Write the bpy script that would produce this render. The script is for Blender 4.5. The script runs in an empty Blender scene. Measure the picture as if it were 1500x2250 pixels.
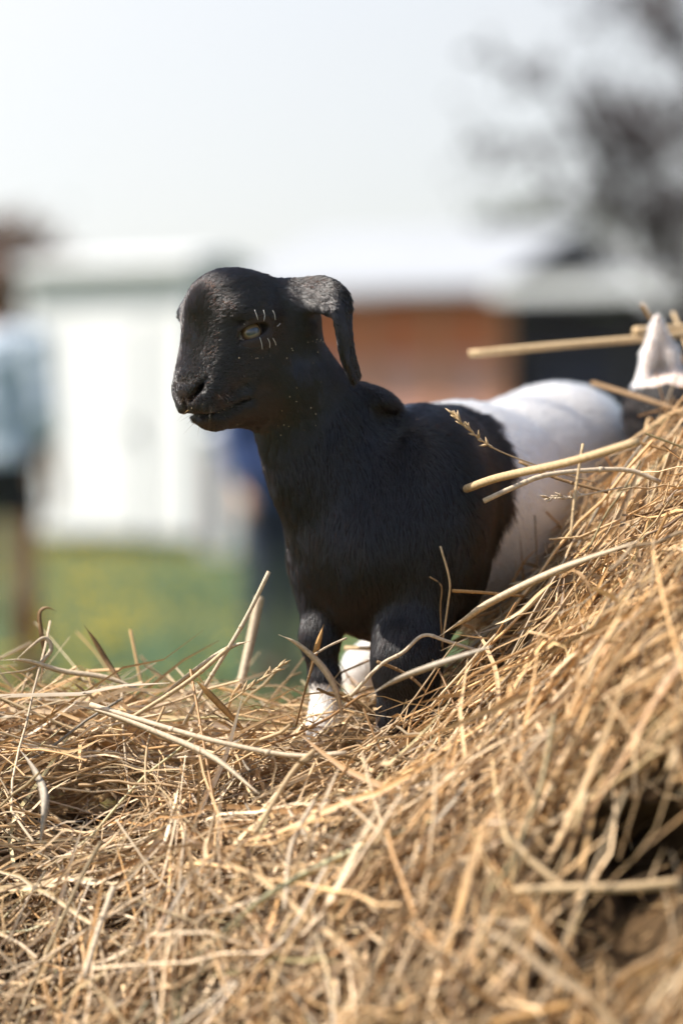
import bpy, math, os
import numpy as np
from mathutils import Vector, Matrix
from mathutils.bvhtree import BVHTree

sc = bpy.context.scene
C = sc.collection
RNG = np.random.default_rng(11)
R = math.radians

# ------------------------------------------------------------------ camera
CAM_H = 1.05
FPX = 85.0 / 36.0 * 2250.0            # focal length in photo pixels
PITCH = math.atan(175.0 / FPX)        # tilted slightly down
cd = bpy.data.cameras.new('camera')
cam = bpy.data.objects.new('camera', cd); C.objects.link(cam)
cam.location = (0, 0, CAM_H)
cam.rotation_euler = (math.pi / 2 - PITCH, 0, 0)
cd.sensor_fit = 'VERTICAL'; cd.sensor_height = 36; cd.sensor_width = 24
cd.lens = 85; cd.clip_start = 0.05; cd.clip_end = 3000
cd.dof.use_dof = True; cd.dof.focus_distance = 1.815; cd.dof.aperture_fstop = 2.3
cd.dof.aperture_blades = 0
sc.camera = cam

# ------------------------------------------------------------------ world, sun, exposure
SUN_EL, SUN_AZ = R(48), R(-93)        # azimuth measured from the view direction, negative = to the left
sun_dir = Vector((math.sin(SUN_AZ) * math.cos(SUN_EL), math.cos(SUN_AZ) * math.cos(SUN_EL), math.sin(SUN_EL)))
w = bpy.data.worlds.new('World'); sc.world = w; w.use_nodes = True
nt = w.node_tree
bg = nt.nodes['Background']
sky = nt.nodes.new('ShaderNodeTexSky'); sky.sky_type = 'NISHITA'; sky.sun_disc = False
sky.sun_elevation = SUN_EL; sky.sun_rotation = SUN_AZ
sky.air_density = 1.0; sky.dust_density = 1.5; sky.ozone_density = 1.0; sky.altitude = 0
# thin high cloud: a milky veil over the whole sky, brighter towards the sun
geo = nt.nodes.new('ShaderNodeTexCoord')
dot = nt.nodes.new('ShaderNodeVectorMath'); dot.operation = 'DOT_PRODUCT'; dot.inputs[1].default_value = sun_dir
nt.links.new(geo.outputs['Generated'], dot.inputs[0])
vr = nt.nodes.new('ShaderNodeMapRange'); vr.inputs[1].default_value = -.3; vr.inputs[2].default_value = 1; vr.inputs[3].default_value = 2.1; vr.inputs[4].default_value = 7.5
nt.links.new(dot.outputs['Value'], vr.inputs[0])
cn = nt.nodes.new('ShaderNodeTexNoise'); cn.inputs['Scale'].default_value = 2.2; cn.inputs['Detail'].default_value = 5
nt.links.new(geo.outputs['Generated'], cn.inputs['Vector'])
cf = nt.nodes.new('ShaderNodeMapRange'); cf.inputs[1].default_value = .3; cf.inputs[2].default_value = .7; cf.inputs[3].default_value = .8; cf.inputs[4].default_value = 1.0
nt.links.new(cn.outputs[0], cf.inputs[0])
sz = nt.nodes.new('ShaderNodeSeparateXYZ'); nt.links.new(geo.outputs['Generated'], sz.inputs[0])
el = nt.nodes.new('ShaderNodeMapRange'); el.interpolation_type = 'SMOOTHSTEP'      # the veil thins out towards the zenith
el.inputs[1].default_value = .16; el.inputs[2].default_value = .42; el.inputs[3].default_value = .9; el.inputs[4].default_value = .03
nt.links.new(sz.outputs[2], el.inputs[0])
cm_ = nt.nodes.new('ShaderNodeMath'); cm_.operation = 'MULTIPLY'; nt.links.new(cf.outputs[0], cm_.inputs[0]); nt.links.new(el.outputs[0], cm_.inputs[1])
vc = nt.nodes.new('ShaderNodeVectorMath'); vc.operation = 'SCALE'; vc.inputs[0].default_value = (1.03, 1.0, .965)
nt.links.new(vr.outputs[0], vc.inputs['Scale'])
mxs = nt.nodes.new('ShaderNodeMixRGB'); nt.links.new(cm_.outputs[0], mxs.inputs[0])
nt.links.new(sky.outputs[0], mxs.inputs[1]); nt.links.new(vc.outputs[0], mxs.inputs[2])
nt.links.new(mxs.outputs[0], bg.inputs[0]); bg.inputs[1].default_value = 0.13
sd = bpy.data.lights.new('sun', 'SUN'); sd.energy = 5.0; sd.angle = R(0.53); sd.color = (1, 0.95, 0.87)
so = bpy.data.objects.new('sun', sd); C.objects.link(so)
so.rotation_euler = sun_dir.to_track_quat('Z', 'Y').to_euler()
vs = sc.view_settings
vs.view_transform = 'Standard'; vs.look = 'None'; vs.gamma = 1.0; vs.exposure = 0.92
vs.use_curve_mapping = False
sc.display_settings.display_device = 'sRGB'
sc.cycles.use_denoising = True; sc.cycles.use_adaptive_sampling = False
sc.cycles.max_bounces = 8; sc.cycles.transparent_max_bounces = 8
sc.cycles.caustics_reflective = False; sc.cycles.caustics_refractive = False
try:
    sc.cycles_curves.shape = 'RIBBONS'
except Exception:
    pass

# ------------------------------------------------------------------ helpers
def at(px, py, Y):
    """the world point at depth Y (metres from the camera) seen at photo pixel px, py"""
    xc = (px - 750) / FPX; yc = -(py - 1125) / FPX
    cp, sp = math.cos(PITCH), math.sin(PITCH)
    d = np.array([xc, cp + yc * sp, -sp + yc * cp])
    return np.array([0, 0, CAM_H]) + d * (Y / d[1])

GY = 1.84
def G(px, py, dy=0.0):
    return at(px, py, GY + dy)

def unit(v):
    v = np.asarray(v, float); return v / np.linalg.norm(v)

def rows_unit(a):
    return a / np.maximum(np.linalg.norm(a, axis=1, keepdims=True), 1e-9)

def tag(o, label=None, cat=None, group=None, kind=None):
    if label: o['label'] = label
    if cat: o['category'] = cat
    if group: o['group'] = group
    if kind: o['kind'] = kind
    return o

def empty(name, loc=(0, 0, 0), rz=0.0):
    o = bpy.data.objects.new(name, None); C.objects.link(o)
    o.location = loc; o.rotation_euler = (0, 0, rz); o.empty_display_size = 0.1
    return o

def mesh_np(name, V, F, mats=(), parent=None, smooth=True, col=None, midx=None):
    """V (n,3); F (m,3) or (m,4) array, or list of such arrays"""
    me = bpy.data.meshes.new(name)
    Fs = F if isinstance(F, (list, tuple)) else [F]
    V = np.asarray(V, np.float32)
    me.vertices.add(len(V)); me.vertices.foreach_set('co', V.ravel())
    loops = np.concatenate([np.asarray(f, np.int32).ravel() for f in Fs])
    sizes = np.concatenate([np.full(len(f), np.asarray(f).shape[1], np.int32) for f in Fs])
    me.loops.add(len(loops)); me.loops.foreach_set('vertex_index', loops)
    me.polygons.add(len(sizes))
    st = np.zeros(len(sizes), np.int32); st[1:] = np.cumsum(sizes)[:-1]
    me.polygons.foreach_set('loop_start', st)
    for m in mats: me.materials.append(m)
    if midx is not None: me.polygons.foreach_set('material_index', np.asarray(midx, np.int32))
    me.update(calc_edges=True)
    me.polygons.foreach_set('use_smooth', np.full(len(sizes), smooth))
    if col is not None:
        a = me.color_attributes.new('Col', 'FLOAT_COLOR', 'POINT')
        c4 = np.ones((len(V), 4), np.float32); c4[:, :3] = col
        a.data.foreach_set('color', c4.ravel())
    o = bpy.data.objects.new(name, me); C.objects.link(o)
    if parent is not None: o.parent = parent
    return o

class MB:
    """collects boxes and tubes, then links them as one mesh"""
    def __init__(s): s.v = []; s.f = []
    def box(s, x0, x1, y0, y1, z0, z1, bevel=0.0):
        b = len(s.v)
        for x in (x0, x1):
            for y in (y0, y1):
                for z in (z0, z1): s.v.append((x, y, z))
        for q in ((0, 1, 3, 2), (4, 6, 7, 5), (0, 4, 5, 1), (2, 3, 7, 6), (0, 2, 6, 4), (1, 5, 7, 3)):
            s.f.append(tuple(b + i for i in q))
        return s
    def quad_prism(s, pts, dx):
        """pts: four (y,z) corners, extruded along x over dx=(x0,x1)"""
        b = len(s.v)
        for x in dx:
            for (y, z) in pts: s.v.append((x, y, z))
        n = len(pts)
        s.f.append(tuple(b + i for i in range(n))[::-1]); s.f.append(tuple(b + n + i for i in range(n)))
        for i in range(n):
            j = (i + 1) % n
            s.f.append((b + i, b + j, b + n + j, b + n + i))
        return s
    def tube(s, pts, radii, n=6):
        b = len(s.v); P = [Vector(p) for p in pts]
        for i, p in enumerate(P):
            t = (P[min(i + 1, len(P) - 1)] - P[max(i - 1, 0)]).normalized()
            a = t.orthogonal().normalized(); c = t.cross(a)
            for k in range(n):
                an = 2 * math.pi * k / n
                s.v.append(tuple(p + (a * math.cos(an) + c * math.sin(an)) * radii[i]))
        for i in range(len(P) - 1):
            for k in range(n):
                k2 = (k + 1) % n
                s.f.append((b + i * n + k, b + i * n + k2, b + (i + 1) * n + k2, b + (i + 1) * n + k))
        s.f.append(tuple(b + k for k in range(n))[::-1]); s.f.append(tuple(b + (len(P) - 1) * n + k for k in range(n)))
        return s
    def build(s, name, mat, parent=None, smooth=False):
        me = bpy.data.meshes.new(name); me.from_pydata(s.v, [], s.f); me.materials.append(mat); me.update()
        for p in me.polygons: p.use_smooth = smooth
        o = bpy.data.objects.new(name, me); C.objects.link(o)
        if parent is not None: o.parent = parent
        return o

def new_mat(name):
    m = bpy.data.materials.new(name); m.use_nodes = True
    return m, m.node_tree, m.node_tree.nodes['Principled BSDF']

def plain(name, col, rough=0.7, var=0.15, scale=8.0, spec=0.3, bump=0.0):
    m, t, p = new_mat(name)
    tc = t.nodes.new('ShaderNodeTexCoord')
    n = t.nodes.new('ShaderNodeTexNoise'); n.inputs['Scale'].default_value = scale; n.inputs['Detail'].default_value = 5
    t.links.new(tc.outputs['Object'], n.inputs['Vector'])
    r = t.nodes.new('ShaderNodeMapRange'); r.inputs[3].default_value = 1 - var; r.inputs[4].default_value = 1 + var
    t.links.new(n.outputs[0], r.inputs[0])
    mx = t.nodes.new('ShaderNodeVectorMath'); mx.operation = 'SCALE'; mx.inputs[0].default_value = col
    t.links.new(r.outputs[0], mx.inputs['Scale'])
    t.links.new(mx.outputs[0], p.inputs['Base Color'])
    p.inputs['Roughness'].default_value = rough; p.inputs['Specular IOR Level'].default_value = spec
    if bump:
        b = t.nodes.new('ShaderNodeBump'); b.inputs['Strength'].default_value = bump; b.inputs['Distance'].default_value = 0.01
        t.links.new(n.outputs[0], b.inputs['Height']); t.links.new(b.outputs[0], p.inputs['Normal'])
    return m

def attr_mat(name, rough=0.6, spec=0.3, trans=0.0, fine=0.12, fscale=300.0, bump=0.0):
    m, t, p = new_mat(name)
    a = t.nodes.new('ShaderNodeAttribute'); a.attribute_name = 'Col'
    tc = t.nodes.new('ShaderNodeTexCoord')
    n = t.nodes.new('ShaderNodeTexNoise'); n.inputs['Scale'].default_value = fscale; n.inputs['Detail'].default_value = 4
    t.links.new(tc.outputs['Object'], n.inputs['Vector'])
    r = t.nodes.new('ShaderNodeMapRange'); r.inputs[3].default_value = 1 - fine; r.inputs[4].default_value = 1 + fine
    t.links.new(n.outputs[0], r.inputs[0])
    mx = t.nodes.new('ShaderNodeVectorMath'); mx.operation = 'SCALE'
    t.links.new(a.outputs['Color'], mx.inputs[0]); t.links.new(r.outputs[0], mx.inputs['Scale'])
    t.links.new(mx.outputs[0], p.inputs['Base Color'])
    p.inputs['Roughness'].default_value = rough; p.inputs['Specular IOR Level'].default_value = spec
    if bump:
        b = t.nodes.new('ShaderNodeBump'); b.inputs['Strength'].default_value = bump; b.inputs['Distance'].default_value = 0.0006
        t.links.new(n.outputs[0], b.inputs['Height']); t.links.new(b.outputs[0], p.inputs['Normal'])
    if trans:
        tr = t.nodes.new('ShaderNodeBsdfTranslucent'); t.links.new(mx.outputs[0], tr.inputs['Color'])
        ms = t.nodes.new('ShaderNodeMixShader'); ms.inputs[0].default_value = trans
        out = t.nodes['Material Output']
        t.links.new(p.outputs[0], ms.inputs[1]); t.links.new(tr.outputs[0], ms.inputs[2]); t.links.new(ms.outputs[0], out.inputs[0])
    return m

# ------------------------------------------------------------------ implicit-surface body builder
def ell(c, r, A=None):
    c = np.asarray(c, float); r = np.asarray(r, float)
    A = np.eye(3) if A is None else np.asarray(A, float)        # rows = local axes
    def f(P):
        q = (P - c) @ A.T
        k0 = np.linalg.norm(q / r, axis=1); k1 = np.linalg.norm(q / (r * r), axis=1)
        return k0 * (k0 - 1) / np.maximum(k1, 1e-9)
    return f, c, float(r.max())

def cone(a, b, ra, rb):
    a = np.asarray(a, float); b = np.asarray(b, float); ba = b - a; L2 = ba @ ba
    def f(P):
        pa = P - a; t = np.clip(pa @ ba / L2, 0, 1)
        return np.linalg.norm(pa - t[:, None] * ba, axis=1) - (ra + (rb - ra) * t)
    return f, (a + b) / 2, float(math.sqrt(L2) / 2 + max(ra, rb))

def flat(a, b, wa, wb, ta, tb, wax):
    """flattened capsule: half width w along wax, half thickness t across"""
    a = np.asarray(a, float); b = np.asarray(b, float); ba = b - a; L2 = ba @ ba
    wax = np.asarray(wax, float); wax = unit(wax - ba * (wax @ ba) / L2)
    def f(P):
        pa = P - a; t = np.clip(pa @ ba / L2, 0, 1)
        o = pa - t[:, None] * ba
        ww = wa + (wb - wa) * t; tt = ta + (tb - ta) * t
        s = o @ wax; rest = np.sqrt(np.maximum((o * o).sum(1) - s * s, 0))
        e = np.maximum(np.abs(s) - (ww - tt), 0)
        return np.sqrt(e * e + rest * rest) - tt
    return f, (a + b) / 2, float(math.sqrt(L2) / 2 + max(wa, wb, ta, tb))

def chain(ops, pts, rs, k):
    for i in range(len(pts) - 1):
        ops.append(('u', cone(pts[i], pts[i + 1], rs[i], rs[i + 1]), k))

def sdf_eval(ops, P, far=0.05):
    D = np.full(len(P), 1.0)
    for op, (f, c, rad), k in ops:
        q = P - c
        m = np.nonzero((q * q).sum(1) < (rad + k + far) ** 2)[0]
        if len(m) == 0: continue
        d = f(P[m]); cur = D[m]
        if op == 'u':
            h = np.maximum(k - np.abs(cur - d), 0) / k
            D[m] = np.minimum(cur, d) - h * h * k * 0.25
        else:
            h = np.maximum(k - np.abs(cur + d), 0) / k
            D[m] = np.maximum(cur, -d) + h * h * k * 0.25
    return D

def sdf_mesh(ops, res):
    """surface nets on a sparse grid; returns verts, quads"""
    lo = np.min([c - r for _, (f, c, r), k in ops if _ == 'u'], 0) - 0.02
    hi = np.max([c + r for _, (f, c, r), k in ops if _ == 'u'], 0) + 0.02
    B = 8
    nb = np.ceil((hi - lo) / (res * B)).astype(int)
    n = nb * B + 1
    bi = np.stack(np.meshgrid(*[np.arange(k) for k in nb], indexing='ij'), -1).reshape(-1, 3)
    bc = lo + (bi + 0.5) * B * res
    far = B * res * 2.0 + 0.02
    bd = sdf_eval(ops, bc, far)
    D = np.ones(tuple(n), np.float32)
    sg = np.where(bd < 0, -1.0, 1.0).reshape(tuple(nb)).astype(np.float32)
    D[:-1, :-1, :-1] = np.repeat(np.repeat(np.repeat(sg, B, 0), B, 1), B, 2)
    act = bi[np.abs(bd) < B * res * 1.3 + 0.004]
    loc = np.stack(np.meshgrid(*[np.arange(B)] * 3, indexing='ij'), -1).reshape(-1, 3)
    for s in range(0, len(act), 400):
        ix = (act[s:s + 400, None, :] * B + loc[None]).reshape(-1, 3)
        D[ix[:, 0], ix[:, 1], ix[:, 2]] = sdf_eval(ops, lo + ix * res, far)
    ins = D < 0
    cnt = np.zeros(tuple(n - 1), np.int8)
    for a in (0, 1):
        for b in (0, 1):
            for c in (0, 1):
                cnt += ins[a:n[0] - 1 + a, b:n[1] - 1 + b, c:n[2] - 1 + c]
    cells = np.argwhere((cnt > 0) & (cnt < 8))
    idx = np.full(tuple(n - 1), -1, np.int32)
    idx[cells[:, 0], cells[:, 1], cells[:, 2]] = np.arange(len(cells))
    corners = np.array([(a, b, c) for a in (0, 1) for b in (0, 1) for c in (0, 1)])
    cv = np.stack([D[cells[:, 0] + a, cells[:, 1] + b, cells[:, 2] + c] for a, b, c in corners], 1)
    acc = np.zeros((len(cells), 3)); num = np.zeros(len(cells))
    for i in range(8):
        for j in range(i + 1, 8):
            if np.abs(corners[i] - corners[j]).sum() != 1: continue
            a, b = cv[:, i], cv[:, j]; m = (a < 0) != (b < 0)
            t = np.where(m, a / np.where(m, a - b, 1), 0)
            acc += np.where(m[:, None], corners[i] + t[:, None] * (corners[j] - corners[i]), 0); num += m
    V = lo + (cells + acc / num[:, None]) * res
    quads = []
    for ax in range(3):
        sl0 = [slice(None)] * 3; sl1 = [slice(None)] * 3
        sl0[ax] = slice(0, n[ax] - 1); sl1[ax] = slice(1, n[ax])
        A_, B_ = ins[tuple(sl0)], ins[tuple(sl1)]
        e = np.argwhere(A_ != B_)
        o1, o2 = (ax + 1) % 3, (ax + 2) % 3
        e = e[(e[:, o1] > 0) & (e[:, o2] > 0) & (e[:, o1] < n[o1] - 1) & (e[:, o2] < n[o2] - 1)]
        fl = A_[e[:, 0], e[:, 1], e[:, 2]]
        d1 = np.zeros(3, int); d1[o1] = 1; d2 = np.zeros(3, int); d2[o2] = 1
        g = lambda x: idx[x[:, 0], x[:, 1], x[:, 2]]
        q = np.stack([g(e - d1 - d2), g(e - d2), g(e), g(e - d1)], 1)
        q[~fl] = q[~fl][:, ::-1]
        quads.append(q)
    Q = np.concatenate(quads); Q = Q[(Q >= 0).all(1)]
    return V, Q

def vnormals(V, Q):
    fn = np.cross(V[Q[:, 2]] - V[Q[:, 0]], V[Q[:, 3]] - V[Q[:, 1]])
    N = np.zeros_like(V)
    for k in range(Q.shape[1]): np.add.at(N, Q[:, k], fn)
    return rows_unit(N), np.linalg.norm(fn, axis=1) * 0.5

# smooth pseudo-noise from sines
class SNoise:
    def __init__(s, wl, n=10, seed=0, dim=3):
        r = np.random.default_rng(seed)
        d = rows_unit(r.normal(size=(n, dim))); s.k = d * (2 * math.pi / wl) * r.uniform(0.6, 1.5, (n, 1)); s.p = r.uniform(0, 6.28, n)
    def __call__(s, P):
        out = np.zeros(len(P))
        for k, p in zip(s.k, s.p): out += np.sin(P @ k + p)
        return out / math.sqrt(len(s.p) / 2)

def catmull(P, n):
    P = np.asarray(P, float)
    if len(P) == 2: return P[0] + np.linspace(0, 1, n)[:, None] * (P[1] - P[0])
    Q = np.vstack([2 * P[0] - P[1], P, 2 * P[-1] - P[-2]])
    out = []
    for u in np.linspace(0, len(P) - 1, n):
        i = min(int(u), len(P) - 2); t = u - i
        a, b, c, d = Q[i], Q[i + 1], Q[i + 2], Q[i + 3]
        out.append(0.5 * (2 * b + (c - a) * t + (2 * a - 5 * b + 4 * c - d) * t * t + (3 * b - a - 3 * c + d) * t ** 3))
    return np.array(out)
# ------------------------------------------------------------------ ground and grass
def ground_mat():
    m, t, p = new_mat('meadow')
    tc = t.nodes.new('ShaderNodeTexCoord')
    def noise(s, d=4):
        n = t.nodes.new('ShaderNodeTexNoise'); n.inputs['Scale'].default_value = s; n.inputs['Detail'].default_value = d
        t.links.new(tc.outputs['Object'], n.inputs['Vector']); return n
    n1 = noise(0.5); n2 = noise(9)
    r1 = t.nodes.new('ShaderNodeValToRGB')
    r1.color_ramp.elements[0].position = 0.38; r1.color_ramp.elements[0].color = (0.022, 0.056, 0.008, 1)
    r1.color_ramp.elements[1].position = 0.62; r1.color_ramp.elements[1].color = (0.062, 0.078, 0.009, 1)
    t.links.new(n1.outputs[0], r1.inputs[0])
    mx = t.nodes.new('ShaderNodeMixRGB'); mx.blend_type = 'MULTIPLY'; mx.inputs[0].default_value = 0.6
    r2 = t.nodes.new('ShaderNodeMapRange'); r2.inputs[3].default_value = 0.5; r2.inputs[4].default_value = 1.5
    t.links.new(n2.outputs[0], r2.inputs[0]); t.links.new(r1.outputs[0], mx.inputs[1]); t.links.new(r2.outputs[0], mx.inputs[2])
    t.links.new(mx.outputs[0], p.inputs['Base Color']); p.inputs['Roughness'].default_value = 0.9
    return m
gv = np.array([(-600, -200, 0), (600, -200, 0), (600, 1200, 0), (-600, 1200, 0)], float)
g = mesh_np('ground', gv, np.array([[0, 1, 2, 3]]), [ground_mat()], smooth=False); tag(g, kind='structure')

def grass():
    n = 4000
    y = 3.2 + 22 * RNG.random(n) ** 1.2
    x = RNG.uniform(-0.30, 0.30, n) * y + RNG.normal(0, .3, n)
    h = RNG.uniform(.06, .16, n); a = RNG.uniform(0, 6.28, n); wd = RNG.uniform(.004, .009, n)
    dx, dy = np.cos(a), np.sin(a); ln = RNG.normal(0, .05, (n, 2))
    b = np.stack([x, y, np.zeros(n)], 1)
    s = np.stack([dx * wd, dy * wd, np.zeros(n)], 1)
    mid = b + np.stack([ln[:, 0] * .4, ln[:, 1] * .4, h * .55], 1); tip = b + np.stack([ln[:, 0], ln[:, 1], h], 1)
    V = np.stack([b - s, b + s, mid - s * .7, mid + s * .7, tip], 1).reshape(-1, 3)
    i = np.arange(n)[:, None] * 5
    col = np.array([.034, .068, .009]) * RNG.uniform(.6, 1.5, (n, 1)) + np.array([.03, .015, 0]) * RNG.random((n, 1))
    o = mesh_np('grass', V, [i + np.array([[0, 1, 3, 2]]), i + np.array([[2, 3, 4]])], [attr_mat('grass_blade', .6, .2, .3)], col=np.repeat(col, 5, 0))
    tag(o, 'short green meadow grass behind the hay pile', 'grass', kind='stuff')
    # dandelion heads
    n = 400
    y = RNG.uniform(6, 20, n); x = (-.105 + .03 * RNG.normal(0, 1, n)) * y
    k = RNG.random(n) < .25; x[k] = RNG.uniform(-.16, .14, k.sum()) * y[k]
    z = RNG.uniform(.08, .17, n); r = RNG.uniform(.014, .022, n)
    V = []; F = []
    ring = np.array([(math.cos(t), math.sin(t), 0.0) for t in np.linspace(0, 6.283, 7)[:-1]])
    base = np.vstack([ring, ring * .55 + [0, 0, .6], [[0, 0, .7]], ring * .3 + [0, 0, -.5]])
    V = (np.stack([x, y, z], 1)[:, None] + base[None] * r[:, None, None]).reshape(-1, 3)
    i = np.arange(n)[:, None] * 19
    q = []; tr = []
    for j in range(6):
        j2 = (j + 1) % 6
        q.append(i + np.array([[j, j2, 6 + j2, 6 + j]])); q.append(i + np.array([[13 + j, 13 + j2, j2, j]])); tr.append(i + np.array([[6 + j, 6 + j2, 12]]))
    o = mesh_np('dandelion_flowers', V, q + tr, [plain('dandelion_yellow', (.72, .50, .02), .7, .2, 40)])
    tag(o, 'yellow dandelion heads scattered through the meadow grass', 'flowers', kind='stuff')
grass()

# ------------------------------------------------------------------ buildings
M_white = plain('white_paint', (.66, .655, .64), .55, .04, 3)
M_whitetrim = plain('white_trim', (.70, .695, .68), .5, .05, 5)
M_roofw = plain('pale_metal_roof', (.32, .325, .33), .5, .08, 1.5, .3)
M_red = plain('red_brown_boards', (.56, .16, .055), .75, .25, 2.0)
M_redlow = plain('pinkish_lower_wall', (.54, .28, .21), .85, .2, 4.0)  # lower part of the barn wall, pinker than the boards above
M_redtrim = plain('orange_brown_trim', (.52, .22, .10), .7, .15, 4)
M_dark = plain('dark_boards', (.03, .026, .025), .9, .3, 2)
M_navy = plain('navy_paint', (.010, .014, .034), .8, .2, 3)

def white_shed():
    Y = 22.6
    p = at(60, 1195, Y); q = at(478, 1195, Y)
    W = (q[0] - p[0]); t = empty('white_shed', (p[0], Y, 0), R(-28))
    tag(t, 'small white panelled shed standing on the meadow behind the goat', 'shed')
    Wd, Dp, H = W / math.cos(R(28)) - .22, .85, 2.52
    n = 8
    for i in range(n):
        x0 = Wd * i / n; MB().box(x0 + .006, x0 + Wd / n - .006, 0, .03, .12, H).build('panel', M_white, t)
    MB().box(0, Wd, .032, Dp, .10, H - .02).build('wall', M_whitetrim, t)
    MB().box(-.02, .07, -.02, .02, .1, H + .01).build('corner_trim', M_whitetrim, t)
    MB().box(Wd - .07, Wd + .02, -.02, .02, .1, H + .01).build('corner_trim', M_whitetrim, t)
    MB().box(.1, Wd - .1, .1, .25, 0, .12).build('skid', M_dark, t)
    MB().box(.1, Wd - .1, Dp - .3, Dp - .15, 0, .12).build('skid', M_dark, t)
    MB().quad_prism([(-.16, H), (-.16, H + .08), (Dp * .5, H + .17), (Dp + .16, H + .08), (Dp + .16, H), (Dp * .5, H + .06)], (-.12, Wd + .12)).build('roof', M_white, t)
    d = MB().box(Wd * .3, Wd * .7, -.03, -.003, .14, 2.05).build('door', M_whitetrim, t)
    MB().box(Wd * .66, Wd * .68, -.07, -.031, 1.0, 1.14).build('handle', M_dark, d)
white_shed()

def feed_bin():
    p = at(490, 1225, 20.2)
    t = empty('feed_bin', (p[0], 20.2, 0), R(-10)); tag(t, 'tall narrow white feed bin beside the white shed', 'bin')
    MB().box(-.15, .15, -.15, .15, .03, 1.02).build('body', M_whitetrim, t)
    MB().quad_prism([(-.17, 1.02), (-.17, 1.06), (0, 1.13), (.17, 1.06), (.17, 1.02)], (-.17, .17)).build('lid', M_white, t)
    for sx in (-.11, .11): MB().box(sx - .02, sx + .02, -.12, .12, 0, .03).build('foot', M_dark, t)
    MB().box(-.10, -.02, -.165, -.151, .15, .9).build('hatch', plain('faded_pink_hatch', (.5, .36, .32), .7), t)
feed_bin()

def barn():
    Y = 30.0
    t = empty('barn', (at(1110, 950, Y)[0], Y, 0), R(-24))
    tag(t, 'red brown barn with pale metal roof and a dark open bay', 'barn')
    eave = at(900, 640, Y)[2]; ridge = at(900, 510, Y)[2] + .3
    L = 3.3; low = at(900, 782, Y)[2]
    n = 13
    for i in range(n):
        a, b = -L + L * i / n, -L + L * (i + 1) / n
        MB().box(a + .008, b - .008, 0, .035, low, eave).build('board', M_red, t)
        MB().box(a + .008, b - .008, 0, .035, .02, low - .02).build('lower_panel', M_redlow, t)
    MB().box(-L, 0, .037, 5.5, 0, eave - .01).build('wall', M_dark, t)
    for x in (-L, -1.86, -.94, -.04):
        MB().box(x - .07, x + .07, -.03, -.002, 0, eave - .01).build('batten', M_redtrim, t)
    # open bay
    R2 = 4.6
    MB().box(0.02, R2, 5.2, 5.3, 0, eave + .1).build('back_wall', M_dark, t)
    MB().box(R2, R2 + .1, 0, 5.3, 0, eave + .1).build('end_wall', M_dark, t)
    for x in (1.5, 3.0): MB().box(x - .09, x + .09, 0, .18, 0, eave + .02).build('post', M_dark, t)
    # roofs
    MB().quad_prism([(-.55, eave - .02), (-.55, eave + .06), (2.7, ridge), (2.7, ridge - .09)], (-L - .5, .05)).build('roof', M_roofw, t)
    MB().quad_prism([(2.7, ridge - .09), (2.7, ridge), (6.0, eave + .06), (6.0, eave - .02)], (-L - .5, .05)).build('roof', M_roofw, t)
    low_r = eave + .46
    MB().quad_prism([(-.7, eave - .06), (-.7, eave + .04), (5.5, low_r + .12), (5.5, low_r)], (.06, R2 + .3)).build('lean_to_roof', M_roofw, t)
    MB().box(.06, R2 + .3, -.76, -.71, eave - .12, eave + .07).build('fascia', M_whitetrim, t)
    # solid navy gate boards across the bay
    gt = empty('board_gate', (0, 0, 0)); gt.parent = None
    gt.location = t.location; gt.rotation_euler = t.rotation_euler
    tag(gt, 'dark navy boarded gate closing the lower half of the open barn bay', 'gate')
    z = .12
    while z < 1.9:
        MB().box(.12, R2 - .1, .42, .46, z, z + .27).build('board', M_navy, gt); z += .285
    for x in (.2, 2.3, R2 - .25): MB().box(x, x + .1, .461, .53, .0, 2.0).build('brace', M_navy, gt)
barn()

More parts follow.
